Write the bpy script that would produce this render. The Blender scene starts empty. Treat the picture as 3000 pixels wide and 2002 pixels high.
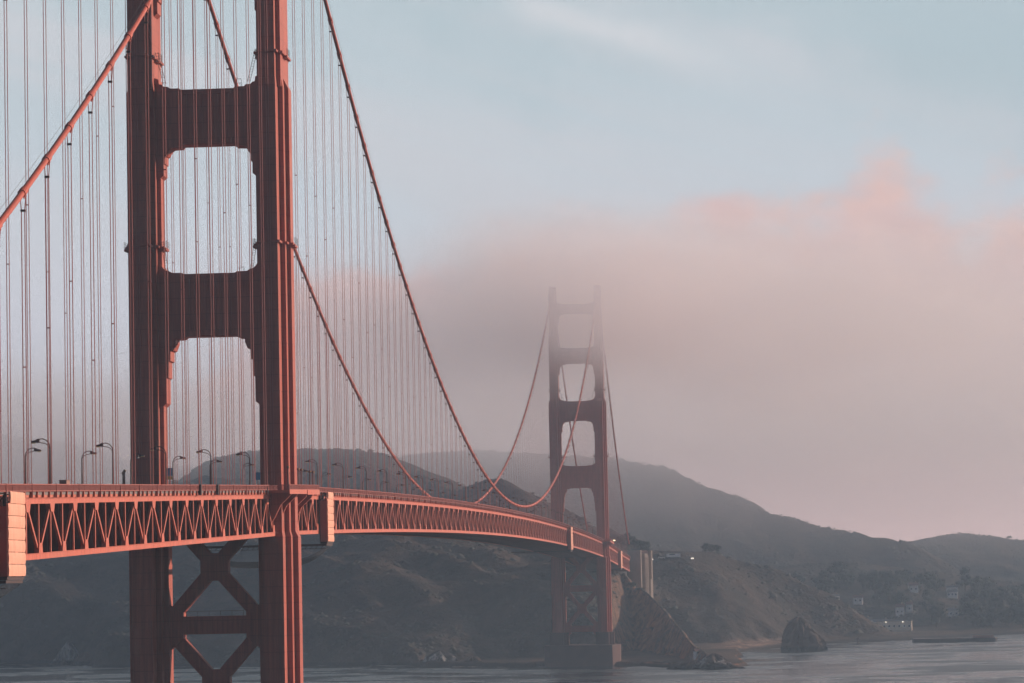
import bpy, bmesh, math, random
import numpy as np
from mathutils import Vector, Matrix
R = math.radians
rnd = random.Random(7)
sc = bpy.context.scene
COL = sc.collection

# ------------------------------------------------------------------ camera
CAM = Vector((116.15, -673.72, 55.15))
YAW, PIT, ROL, FOC = 0.0790, 0.0712, -0.0207, 9572.5
fw = Vector((-math.sin(YAW) * math.cos(PIT), math.cos(YAW) * math.cos(PIT), math.sin(PIT)))
rt = Vector((math.cos(YAW), math.sin(YAW), 0))
up = rt.cross(fw)
r2 = rt * math.cos(ROL) + up * math.sin(ROL)
u2 = -rt * math.sin(ROL) + up * math.cos(ROL)
cam = bpy.data.cameras.new('camera')
cam.sensor_width = 36
cam.lens = FOC / 3000 * 36
cam.clip_start = 1
cam.clip_end = 60000
co = bpy.data.objects.new('camera', cam)
co.matrix_world = Matrix(((r2.x, u2.x, -fw.x, CAM.x), (r2.y, u2.y, -fw.y, CAM.y), (r2.z, u2.z, -fw.z, CAM.z), (0, 0, 0, 1)))
COL.objects.link(co)
sc.camera = co

# ------------------------------------------------------------------ light and exposure
SUN_AZ, SUN_EL = 62.0, 16.5            # azimuth from +Y towards +X
SKY_STRENGTH = 0.05
sd = Vector((math.sin(R(SUN_AZ)) * math.cos(R(SUN_EL)), math.cos(R(SUN_AZ)) * math.cos(R(SUN_EL)), math.sin(R(SUN_EL))))
sl = bpy.data.lights.new('sun', 'SUN')
sl.energy = 5.0
sl.angle = R(0.5)
sl.color = (1.0, 0.72, 0.58)
so = bpy.data.objects.new('sun', sl)
so.rotation_euler = sd.to_track_quat('Z', 'Y').to_euler()
so.location = (600, 300, 400)
COL.objects.link(so)
sc.view_settings.view_transform = 'Standard'
sc.view_settings.look = 'None'
sc.view_settings.exposure = 0.25
sc.view_settings.gamma = 1.0
sc.view_settings.use_curve_mapping = False


class NT:
    """little helper that writes node maths"""
    def __init__(s, tree):
        s.t = tree
        s.n = tree.nodes
        s.l = tree.links

    def node(s, kind, **kw):
        n = s.n.new(kind)
        for k, v in kw.items():
            setattr(n, k, v)
        return n

    def put(s, sock, v):
        if isinstance(v, bpy.types.NodeSocket):
            s.l.new(v, sock)
        else:
            sock.default_value = v

    def m(s, op, a, b=0.0, c=0.0):
        n = s.node('ShaderNodeMath', operation=op)
        s.put(n.inputs[0], a)
        s.put(n.inputs[1], b)
        s.put(n.inputs[2], c)
        return n.outputs[0]

    def ss(s, v, a, b):                      # smoothstep a..b -> 0..1
        n = s.node('ShaderNodeMapRange', interpolation_type='SMOOTHSTEP')
        s.put(n.inputs['Value'], v)
        n.inputs['From Min'].default_value = a
        n.inputs['From Max'].default_value = b
        return n.outputs['Result']

    def gauss(s, v, c, w):
        d = s.m('DIVIDE', s.m('SUBTRACT', v, c), w)
        return s.m('POWER', 2.71828, s.m('MULTIPLY', s.m('MULTIPLY', d, d), -1.0))

    def mix(s, f, a, b):
        n = s.node('ShaderNodeMix', data_type='RGBA')
        s.put(n.inputs[0], f)
        for i, v in ((6, a), (7, b)):
            s.put(n.inputs[i], (*v, 1.0) if isinstance(v, tuple) and len(v) == 3 else v)
        return n.outputs[2]

    def noise(s, vec, scale, detail=4.0, rough=0.55, dist=0.0):
        n = s.node('ShaderNodeTexNoise')
        if vec is not None:
            s.l.new(vec, n.inputs['Vector'])
        n.inputs['Scale'].default_value = scale
        n.inputs['Detail'].default_value = detail
        n.inputs['Roughness'].default_value = rough
        n.inputs['Distortion'].default_value = dist
        return n.outputs[0]

    def xyz(s, x, y, z):
        n = s.node('ShaderNodeCombineXYZ')
        for i, v in enumerate((x, y, z)):
            s.put(n.inputs[i], v)
        return n.outputs[0]


# ------------------------------------------------------------------ sky
world = bpy.data.worlds.new('World')
sc.world = world
world.use_nodes = True
w = NT(world.node_tree)
w.n.clear()
sky = w.node('ShaderNodeTexSky', sky_type='NISHITA')
sky.sun_disc = False
sky.sun_elevation = R(SUN_EL)
sky.sun_rotation = R(SUN_AZ)
sky.altitude = 0
sky.dust_density = 0.2
sky.air_density = 0.55
sky.ozone_density = 2.0
tc = w.node('ShaderNodeTexCoord')
sx = w.node('ShaderNodeSeparateXYZ')
w.l.new(tc.outputs['Generated'], sx.inputs[0])
az = w.m('ARCTAN2', sx.outputs[0], sx.outputs[1])
el = w.m('ARCSINE', sx.outputs[2])
U = w.m('DIVIDE', w.m('ADD', az, 0.079), 0.1567)      # compass bearing over the strait
V = w.m('DIVIDE', w.m('SUBTRACT', el, 0.0712), 0.1046)  # height above the horizon
vec = w.xyz(U, w.m('MULTIPLY', V, 0.9), 0.0)
n1 = w.noise(vec, 2.2, 6.0, 0.55, 0.3)
n2 = w.noise(w.xyz(w.m('ADD', U, 7.3), w.m('MULTIPLY', V, 1.0), 0.0), 4.6, 6.0, 0.55, 0.2)
n3 = w.noise(w.xyz(w.m('MULTIPLY', w.m('ADD', U, V), 0.55), w.m('SUBTRACT', w.m('MULTIPLY', V, 1.8), w.m('MULTIPLY', U, -0.7)), 3.1), 1.5, 5.0, 0.55, 0.4)
# thin high veil: blue grey aloft, greyer lower down
hi = w.mix(w.ss(V, -0.5, 1.0), (0.80, 0.78, 0.84), (0.52, 0.60, 0.64))
hi = w.mix(w.m('MULTIPLY', w.ss(n3, 0.40, 0.64), 0.75), hi, (0.64, 0.64, 0.67))
clear = w.m('MULTIPLY', w.ss(w.m('ADD', w.m('ADD', w.m('MULTIPLY', V, 0.9), w.m('MULTIPLY', U, 0.30)), w.m('MULTIPLY', w.m('SUBTRACT', n1, 0.5), 1.5)), 0.55, 1.15), 0.85)
hi = w.mix(clear, hi, (0.45, 0.55, 0.59))
cir = w.gauss(w.m('ADD', w.m('ADD', w.m('SUBTRACT', V, 0.98), w.m('MULTIPLY', w.m('SUBTRACT', U, 0.033), 0.45)), w.m('MULTIPLY', w.m('SUBTRACT', n2, 0.5), 0.12)), 0.0, 0.045)
cir = w.m('MULTIPLY', cir, w.m('MULTIPLY', w.ss(U, -0.05, 0.08), w.ss(U, 0.55, 0.25)))
hi = w.mix(w.m('MULTIPLY', cir, 0.75), hi, (0.70, 0.70, 0.72))
lowl = w.m('MULTIPLY', w.gauss(V, -0.05, 0.35), w.m('SUBTRACT', 1.0, w.ss(U, -0.9, -0.2)))
hi = w.mix(w.m('MULTIPLY', lowl, 0.7), hi, (0.74, 0.70, 0.76))
# the sunlit pink fog bank on the right, its upper rim ragged
bound = w.m('ADD', w.m('MULTIPLY', w.ss(U, -1.15, 0.05), 0.66), -0.36)
bound = w.m('ADD', bound, w.m('MULTIPLY', w.gauss(U, 0.72, 0.13), 0.26))
bound = w.m('ADD', bound, w.m('MULTIPLY', w.gauss(U, 0.98, 0.07), 0.12))
bound = w.m('ADD', bound, w.m('MULTIPLY', w.m('SUBTRACT', n1, 0.5), 0.85))
bound = w.m('ADD', bound, w.m('MULTIPLY', w.m('SUBTRACT', n2, 0.5), 0.65))
dep = w.m('SUBTRACT', bound, V)
pm = w.ss(dep, -0.10, 0.16)
pink = w.mix(w.ss(dep, 0.0, 0.5), (0.80, 0.50, 0.45), (0.66, 0.43, 0.41))
pink = w.mix(w.m('MULTIPLY', w.ss(w.m('ADD', n2, w.m('MULTIPLY', n1, 0.5)), 0.62, 0.88), w.ss(U, 0.40, 0.62)), pink, (0.92, 0.57, 0.47))
n6 = w.noise(w.xyz(U, w.m('MULTIPLY', V, 1.6), 5.0), 3.4, 6.0, 0.6, 0.5)
pink = w.mix(w.m('MULTIPLY', w.ss(n6, 0.42, 0.62), 0.30), pink, (0.88, 0.62, 0.58))
pink = w.mix(w.m('MULTIPLY', w.ss(n6, 0.52, 0.36), 0.30), pink, (0.52, 0.40, 0.42))
pink = w.mix(w.ss(V, -0.2, -0.55), pink, (0.84, 0.55, 0.52))
cloud = w.mix(w.m('MULTIPLY', pm, 0.95), hi, pink)
# clouds only over the northern sky
reach = w.m('MULTIPLY', w.ss(w.m('ADD', w.m('MULTIPLY', sx.outputs[1], 0.82), w.m('MULTIPLY', sx.outputs[0], 0.57)), 0.15, 0.60), w.ss(sx.outputs[2], 0.62, 0.30))
skyc = w.node('ShaderNodeVectorMath', operation='SCALE')
w.l.new(sky.outputs[0], skyc.inputs[0])
skyc.inputs['Scale'].default_value = SKY_STRENGTH
final = w.mix(w.m('MULTIPLY', reach, 0.93), skyc.outputs[0], cloud)
bg = w.node('ShaderNodeBackground')
w.l.new(final, bg.inputs['Color'])
bg.inputs['Strength'].default_value = 1.0
wo = w.node('ShaderNodeOutputWorld')
w.l.new(bg.outputs[0], wo.inputs['Surface'])

cy = sc.cycles
cy.use_denoising = True
cy.max_bounces = 16
cy.diffuse_bounces = 2
cy.glossy_bounces = 2
cy.transmission_bounces = 2
cy.transparent_max_bounces = 8
cy.volume_bounces = 11
cy.volume_max_steps = 80
cy.use_adaptive_sampling = True
cy.adaptive_threshold = 0.03


# ------------------------------------------------------------------ materials
def material(name):
    mt = bpy.data.materials.new(name)
    mt.use_nodes = True
    t = NT(mt.node_tree)
    t.n.clear()
    out = t.node('ShaderNodeOutputMaterial')
    p = t.node('ShaderNodeBsdfPrincipled')
    t.l.new(p.outputs[0], out.inputs['Surface'])
    return mt, t, p, out


def simple(name, col, rough=0.6, metal=0.0, var=0.12, scale=0.6, spec=0.4):
    mt, t, p, o = material(name)
    g = t.node('ShaderNodeNewGeometry')
    n = t.noise(g.outputs['Position'], scale, 4)
    a = tuple(c * (1 - var) for c in col)
    b = tuple(min(1, c * (1 + var)) for c in col)
    t.l.new(t.mix(n, a, b), p.inputs['Base Color'])
    p.inputs['Roughness'].default_value = rough
    p.inputs['Metallic'].default_value = metal
    p.inputs['Specular IOR Level'].default_value = spec
    return mt


def paint_mat(name, col, streak=0.25, seam=True):
    mt, t, p, o = material(name)
    g = t.node('ShaderNodeNewGeometry')
    s = t.node('ShaderNodeSeparateXYZ')
    t.l.new(g.outputs['Position'], s.inputs[0])
    v = t.xyz(s.outputs[0], s.outputs[1], t.m('MULTIPLY', s.outputs[2], 0.08))
    n = t.noise(v, 1.3, 5, 0.6)
    n2 = t.noise(g.outputs['Position'], 0.09, 4, 0.6)
    c = t.mix(t.ss(n, 0.3, 0.75), tuple(x * (1 + streak * .5) for x in col), tuple(x * (1 - streak) for x in col))
    c = t.mix(t.m('MULTIPLY', t.ss(n2, 0.4, 0.75), 0.35), c, (col[0] * 0.8, col[1] * 1.3, col[2] * 1.5))
    if seam:
        z = t.m('FRACT', t.m('DIVIDE', s.outputs[2], 3.35))
        line = t.m('LESS_THAN', z, 0.045)
        h = t.m('FRACT', t.m('DIVIDE', t.m('ADD', s.outputs[0], s.outputs[1]), 1.067))
        line = t.m('MAXIMUM', line, t.m('MULTIPLY', t.m('LESS_THAN', h, 0.09), 0.6))
        c = t.mix(t.m('MULTIPLY', line, 0.45), c, tuple(x * 0.45 for x in col))
        n4 = t.noise(t.xyz(t.m('MULTIPLY', s.outputs[0], 2.0), t.m('MULTIPLY', s.outputs[1], 2.0), t.m('MULTIPLY', s.outputs[2], 0.05)), 0.9, 4, 0.7)
        c = t.mix(t.m('MULTIPLY', t.ss(n4, 0.56, 0.72), 0.6), c, (0.20, 0.07, 0.05))
        c = t.mix(t.m('MULTIPLY', t.ss(n2, 0.58, 0.70), 0.4), c, (0.46, 0.17, 0.12))
    t.l.new(c, p.inputs['Base Color'])
    p.inputs['Roughness'].default_value = 0.58
    p.inputs['Specular IOR Level'].default_value = 0.3
    return mt


M = {}
ORANGE = (0.42, 0.10, 0.066)
M['tower'] = paint_mat('orange_steel_tower', ORANGE)
M['steel'] = paint_mat('orange_steel', (0.56, 0.145, 0.092), 0.2, False)
M['under'] = paint_mat('shade_dark_underdeck_steel', (0.15, 0.055, 0.045), 0.3, False)  # orange paint darkened: the shade under the deck is put into the colour
M['cable'] = paint_mat('orange_cable', (0.48, 0.105, 0.068), 0.2, False)
M['rope'] = simple('rope_steel', (0.36, 0.10, 0.085), 0.7)
M['rail'] = simple('rail_steel', (0.34, 0.105, 0.085), 0.7)
M['lamp'] = simple('lamp_steel', (0.10, 0.035, 0.03), 0.6)
M['lens'] = simple('lamp_lens', (0.75, 0.52, 0.25), 0.25)
M['asphalt'] = simple('asphalt', (0.05, 0.05, 0.052), 0.9, scale=0.4)
M['walk'] = simple('sidewalk', (0.22, 0.2, 0.19), 0.9)
M['concrete'] = simple('concrete', (0.40, 0.33, 0.27), 0.9, var=0.25, scale=0.25)
M['dark'] = simple('dark_steel', (0.05, 0.03, 0.03), 0.7)
def net_mat():
    mt, t, p, o = material('net_mesh')
    p.inputs['Base Color'].default_value = (0.05, 0.05, 0.05, 1)
    p.inputs['Roughness'].default_value = 0.95
    p.inputs['Alpha'].default_value = 0.22
    return mt


M['net'] = net_mat()
M['blue'] = simple('blue_sign', (0.06, 0.20, 0.34), 0.5)
M['yellow'] = simple('yellow_sign', (0.42, 0.30, 0.06), 0.5)
M['white'] = simple('white_paint', (0.80, 0.78, 0.74), 0.7)
M['roof'] = simple('roof', (0.16, 0.08, 0.065), 0.8)
M['greyroof'] = simple('grey_roof', (0.14, 0.14, 0.145), 0.8)
M['cream'] = simple('cream_wall', (0.78, 0.68, 0.54), 0.8)
M['glass'] = simple('window_glass', (0.03, 0.035, 0.04), 0.15)
M['bark'] = simple('bark', (0.06, 0.045, 0.035), 0.9)
M['leafa'] = simple('leaf_dark', (0.030, 0.040, 0.024), 0.8, var=0.5, scale=0.15)
M['leafb'] = simple('leaf_olive', (0.050, 0.055, 0.030), 0.8, var=0.5, scale=0.15)
M['scrub'] = simple('scrub_leaf', (0.040, 0.042, 0.030), 0.9, var=0.6, scale=0.05)
M['gull'] = simple('gull_feather', (0.7, 0.66, 0.62), 0.7)
M['cabinet'] = simple('cabinet_grey', (0.30, 0.16, 0.12), 0.6)


def tarp_mat():
    mt, t, p, o = material('pale_tarp')
    g = t.node('ShaderNodeNewGeometry')
    s = t.node('ShaderNodeSeparateXYZ')
    t.l.new(g.outputs['Position'], s.inputs[0])
    v = t.xyz(s.outputs[0], s.outputs[1], t.m('MULTIPLY', s.outputs[2], 0.1))
    n = t.noise(v, 1.6, 4)
    n2 = t.noise(g.outputs['Position'], 0.5, 3)
    c = t.mix(t.ss(n, 0.35, 0.7), (0.80, 0.42, 0.29), (0.72, 0.33, 0.22))
    c = t.mix(t.m('MULTIPLY', t.ss(n2, 0.5, 0.8), 0.4), c, (0.80, 0.47, 0.33))
    t.l.new(c, p.inputs['Base Color'])
    p.inputs['Roughness'].default_value = 0.8
    b = t.node('ShaderNodeBump')
    b.inputs['Strength'].default_value = 0.5
    b.inputs['Distance'].default_value = 0.2
    t.l.new(n, b.inputs['Height'])
    t.l.new(b.outputs[0], p.inputs['Normal'])
    return mt


M['tarp'] = tarp_mat()


def glow(name, col, strength):
    mt, t, p, o = material(name)
    p.inputs['Base Color'].default_value = (0.8, 0.8, 0.8, 1)
    p.inputs['Emission Color'].default_value = (*col, 1)
    p.inputs['Emission Strength'].default_value = strength
    return mt


M['lit'] = glow('lit_lamp', (1.0, 0.86, 0.70), 3.0)
M['litwarm'] = glow('lit_warm_lamp', (1.0, 0.72, 0.38), 1.5)


def hill_mat():
    mt, t, p, o = material('headland')
    g = t.node('ShaderNodeNewGeometry')
    s = t.node('ShaderNodeSeparateXYZ')
    t.l.new(g.outputs['Position'], s.inputs[0])
    sn = t.node('ShaderNodeSeparateXYZ')
    t.l.new(g.outputs['Normal'], sn.inputs[0])
    P = g.outputs['Position']
    big = t.noise(P, 0.006, 5, 0.6)
    mid = t.noise(P, 0.03, 5, 0.65)
    fin = t.noise(P, 0.16, 4, 0.7)
    c = t.mix(t.ss(mid, 0.35, 0.65), (0.036, 0.033, 0.028), (0.080, 0.062, 0.050))
    c = t.mix(t.m('MULTIPLY', t.ss(big, 0.48, 0.66), 0.65), c, (0.112, 0.080, 0.062))
    c = t.mix(t.m('MULTIPLY', t.ss(fin, 0.52, 0.7), 0.75), c, (0.022, 0.026, 0.020))
    rock = t.mix(t.ss(fin, 0.35, 0.65), (0.36, 0.20, 0.125), (0.10, 0.065, 0.05))
    rm = t.m('MULTIPLY', t.ss(sn.outputs[2], 0.92, 0.80), t.ss(s.outputs[2], 90.0, 60.0))
    rm = t.m('MULTIPLY', rm, t.m('MULTIPLY', t.ss(s.outputs[0], -5.0, 22.0), t.ss(t.m('ADD', s.outputs[0], t.m('MULTIPLY', s.outputs[1], 0.3)), 512.0, 494.0)))
    rm = t.m('MULTIPLY', rm, t.m('ADD', 0.35, t.m('MULTIPLY', t.ss(mid, 0.35, 0.55), 0.65)))
    c = t.mix(rm, c, rock)
    beach = t.m('MULTIPLY', t.ss(s.outputs[2], 7.0, 3.0), t.ss(s.outputs[0], 55.0, 90.0))
    beach = t.m('MULTIPLY', t.m('MULTIPLY', beach, t.ss(s.outputs[1], 1490.0, 1540.0)), t.ss(fin, 0.35, 0.6))
    c = t.mix(t.m('MULTIPLY', beach, t.ss(s.outputs[1], 1800.0, 1650.0)), c, (0.30, 0.21, 0.16))
    wet = t.ss(s.outputs[2], 2.6, 0.9)
    c = t.mix(t.m('MULTIPLY', wet, 0.85), c, (0.014, 0.016, 0.017))
    t.l.new(c, p.inputs['Base Color'])
    p.inputs['Roughness'].default_value = 0.95
    p.inputs['Specular IOR Level'].default_value = 0.1
    b = t.node('ShaderNodeBump')
    b.inputs['Strength'].default_value = 0.8
    b.inputs['Distance'].default_value = 4.0
    t.l.new(t.m('ADD', fin, t.m('MULTIPLY', mid, 1.5)), b.inputs['Height'])
    t.l.new(b.outputs[0], p.inputs['Normal'])
    return mt


M['hill'] = hill_mat()


def rock_mat(name, col, guano):
    mt, t, p, o = material(name)
    g = t.node('ShaderNodeNewGeometry')
    s = t.node('ShaderNodeSeparateXYZ')
    t.l.new(g.outputs['Position'], s.inputs[0])
    n = t.noise(g.outputs['Position'], 0.35, 5, 0.65)
    v = t.xyz(s.outputs[0], s.outputs[1], t.m('MULTIPLY', s.outputs[2], 0.3))
    n2 = t.noise(v, 0.22, 5, 0.7)
    c = t.mix(n, tuple(x * 0.6 for x in col), tuple(x * 1.4 for x in col))
    c = t.mix(t.m('MULTIPLY', t.ss(n2, 0.62 - 0.2 * guano, 0.72 - 0.2 * guano), 0.9 * min(1, guano * 3)), c, (0.42, 0.42, 0.40))
    c = t.mix(t.ss(s.outputs[2], 3.5, 1.5), c, (0.014, 0.016, 0.017))
    t.l.new(c, p.inputs['Base Color'])
    p.inputs['Roughness'].default_value = 0.95
    b = t.node('ShaderNodeBump')
    b.inputs['Strength'].default_value = 0.8
    b.inputs['Distance'].default_value = 1.0
    t.l.new(n, b.inputs['Height'])
    t.l.new(b.outputs[0], p.inputs['Normal'])
    return mt


M['rock'] = rock_mat('dark_rock', (0.09, 0.065, 0.05), 0.0)
M['rockg'] = rock_mat('streaked_rock', (0.07, 0.055, 0.045), 0.5)
M['rockw'] = rock_mat('whitened_rock', (0.10, 0.09, 0.08), 0.8)


def water_mat():
    mt, t, p, o = material('sea_water')
    g = t.node('ShaderNodeNewGeometry')
    s = t.node('ShaderNodeSeparateXYZ')
    t.l.new(g.outputs['Position'], s.inputs[0])
    v = t.xyz(t.m('MULTIPLY', s.outputs[0], 0.35), s.outputs[1], 0.0)
    n = t.noise(v, 0.045, 5, 0.6)
    n2 = t.noise(v, 0.25, 4, 0.6)
    n3 = t.noise(t.xyz(t.m('MULTIPLY', s.outputs[0], 0.5), t.m('MULTIPLY', s.outputs[1], 0.6), 0.0), 0.022, 5, 0.6)
    p.inputs['Base Color'].default_value = (0.014, 0.022, 0.027, 1)
    p.inputs['IOR'].default_value = 1.333
    t.l.new(t.m('ADD', 0.05, t.m('MULTIPLY', t.ss(n3, 0.40, 0.60), 0.38)), p.inputs['Roughness'])
    b = t.node('ShaderNodeBump')
    b.inputs['Strength'].default_value = 0.55
    b.inputs['Distance'].default_value = 1.2
    t.l.new(t.m('ADD', n, t.m('MULTIPLY', n2, 0.35)), b.inputs['Height'])
    t.l.new(b.outputs[0], p.inputs['Normal'])
    return mt


M['water'] = water_mat()
M['foam'] = simple('surf_foam', (0.55, 0.55, 0.55), 0.9)


# ------------------------------------------------------------------ mesh helpers
class MB:
    def __init__(s):
        s.v = []
        s.f = []

    def box(s, x0, x1, y0, y1, z0, z1):
        b = len(s.v)
        s.v += [(x0, y0, z0), (x1, y0, z0), (x1, y1, z0), (x0, y1, z0), (x0, y0, z1), (x1, y0, z1), (x1, y1, z1), (x0, y1, z1)]
        s.f += [tuple(b + i for i in q) for q in ((0, 3, 2, 1), (4, 5, 6, 7), (0, 1, 5, 4), (1, 2, 6, 5), (2, 3, 7, 6), (3, 0, 4, 7))]
        return s

    def prism(s, pts, a0, a1, axis='y'):
        """extrude a polygon: axis y -> pts are (x,z); axis x -> (y,z); axis z -> (x,y)"""
        n = len(pts)
        b = len(s.v)
        area = sum(pts[i][0] * pts[(i + 1) % n][1] - pts[(i + 1) % n][0] * pts[i][1] for i in range(n))
        if area < 0:
            pts = pts[::-1]
        for a in (a0, a1):
            for u, v in pts:
                s.v.append({'y': (u, a, v), 'x': (a, u, v), 'z': (u, v, a)}[axis])
        lo = tuple(range(b, b + n))
        hi = tuple(range(b + n, b + 2 * n))
        if axis == 'y':
            s.f += [lo, hi[::-1]]
            s.f += [(b + (i + 1) % n, b + i, b + n + i, b + n + (i + 1) % n) for i in range(n)]
        else:
            s.f += [lo[::-1], hi]
            s.f += [(b + i, b + (i + 1) % n, b + n + (i + 1) % n, b + n + i) for i in range(n)]
        return s

    def loft(s, rings, cap=True):
        n = len(rings[0])
        b = len(s.v)
        for r in rings:
            s.v += [tuple(p) for p in r]
        for k in range(len(rings) - 1):
            for i in range(n):
                j = (i + 1) % n
                s.f.append((b + k * n + i, b + k * n + j, b + (k + 1) * n + j, b + (k + 1) * n + i))
        if cap:
            s.f.append(tuple(b + i for i in range(n))[::-1])
            s.f.append(tuple(b + (len(rings) - 1) * n + i for i in range(n)))
        return s

    def beam(s, p, q, a, c, side=Vector((1, 0, 0))):
        """bar from p to q, width a along 'side', c across"""
        p, q = Vector(p), Vector(q)
        d = (q - p).normalized()
        sd_ = (side - d * side.dot(d)).normalized()
        t = d.cross(sd_)
        rings = []
        for e in (p, q):
            rings.append([e + sd_ * (i * a / 2) + t * (j * c / 2) for i, j in ((-1, -1), (1, -1), (1, 1), (-1, 1))])
        return s.loft(rings)

    def tube(s, pts, rad, n=8, cap=True):
        pts = [Vector(p) for p in pts]
        rings = []
        for i, p in enumerate(pts):
            d = (pts[min(i + 1, len(pts) - 1)] - pts[max(i - 1, 0)]).normalized()
            a = Vector((1, 0, 0)) if abs(d.x) < 0.9 else Vector((0, 1, 0))
            x = (a - d * a.dot(d)).normalized()
            y = d.cross(x)
            rr = rad[i] if isinstance(rad, (list, tuple)) else rad
            rings.append([p + x * (rr * math.cos(2 * math.pi * k / n)) + y * (rr * math.sin(2 * math.pi * k / n)) for k in range(n)])
        return s.loft(rings, cap)

    def build(s, name, mat, parent=None, smooth=False):
        me = bpy.data.meshes.new(name)
        me.from_pydata(s.v, [], s.f)
        me.materials.append(M[mat])
        if smooth:
            me.polygons.foreach_set('use_smooth', [True] * len(me.polygons))
        o = bpy.data.objects.new(name, me)
        COL.objects.link(o)
        if parent:
            o.parent = parent
        return o


def empty(name, loc=(0, 0, 0), rz=0.0):
    o = bpy.data.objects.new(name, None)
    o.empty_display_size = 0.5
    o.location = loc
    o.rotation_euler = (0, 0, rz)
    COL.objects.link(o)
    return o


def tag(o, label=None, cat=None, group=None, kind=None):
    for k, v in (('label', label), ('category', cat), ('group', group), ('kind', kind)):
        if v:
            o[k] = v
    return o


def dup(o, loc, rz=0.0, scale=None):
    c = o.copy()
    COL.objects.link(c)
    c.location = loc
    c.rotation_euler = (0, 0, rz)
    if scale:
        c.scale = scale
    for ch in list(o.children):
        d = ch.copy()
        COL.objects.link(d)
        d.parent = c
        for g in list(ch.children):
            e = g.copy()
            COL.objects.link(e)
            e.parent = d
    return c


ONES = ['', 'first', 'second', 'third', 'fourth', 'fifth', 'sixth', 'seventh', 'eighth', 'ninth', 'tenth', 'eleventh', 'twelfth', 'thirteenth',
        'fourteenth', 'fifteenth', 'sixteenth', 'seventeenth', 'eighteenth', 'nineteenth']
TENS = {20: ('twentieth', 'twenty'), 30: ('thirtieth', 'thirty'), 40: ('fortieth', 'forty'), 50: ('fiftieth', 'fifty'), 60: ('sixtieth', 'sixty'),
        70: ('seventieth', 'seventy'), 80: ('eightieth', 'eighty'), 90: ('ninetieth', 'ninety')}


def nth(n):
    if n < 20:
        return ONES[n]
    if n >= 100:
        return 'hundredth' if n == 100 else 'hundred and ' + nth(n - 100)
    t = n // 10 * 10
    return TENS[t][0] if n == t else TENS[t][1] + '-' + ONES[n - t]


# ------------------------------------------------------------------ bridge geometry
SPAN = 1280.16
CX = 13.716                     # cable and truss planes
XR = 14.6                       # railing plane
ZTOP = 225.9
YE = 343.0


def zr(y):                      # height of the railing's top
    if y < 0:
        return 74.7 + 0.0249 * y
    if y > SPAN:
        return 74.7 - 0.0255 * (y - SPAN)
    t = y / SPAN
    return 74.7 + 5.6 * 4 * t * (1 - t)


def zc(y):                      # main cable centre
    if y < 0:
        d = -y
        return ZTOP - 0.585 * d + 3.5e-4 * d * d
    if y > SPAN:
        d = y - SPAN
        return ZTOP - 0.560 * d + 3.5e-4 * d * d
    t = y / SPAN
    return 82.7 + (ZTOP - 82.7) * 4 * (t - 0.5) ** 2


# ------------------------------------------------------------------ towers
def cross_plan(steps):
    """steps: [(hx, hy)] widest first -> stepped diamond outline"""
    q = []
    for i, (hx, hy) in enumerate(steps):
        q.append((hx, hy))
        if i + 1 < len(steps):
            q.append((steps[i + 1][0], hy))
    pts = [(x, -y) for x, y in q[::-1]] + [(x, y) for x, y in q]
    pts = pts + [(-x, y) for x, y in q[::-1]] + [(-x, -y) for x, y in q]
    out = []
    for p in pts:
        if not out or (abs(p[0] - out[-1][0]) > 1e-6 or abs(p[1] - out[-1][1]) > 1e-6):
            out.append(p)
    return out


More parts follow.
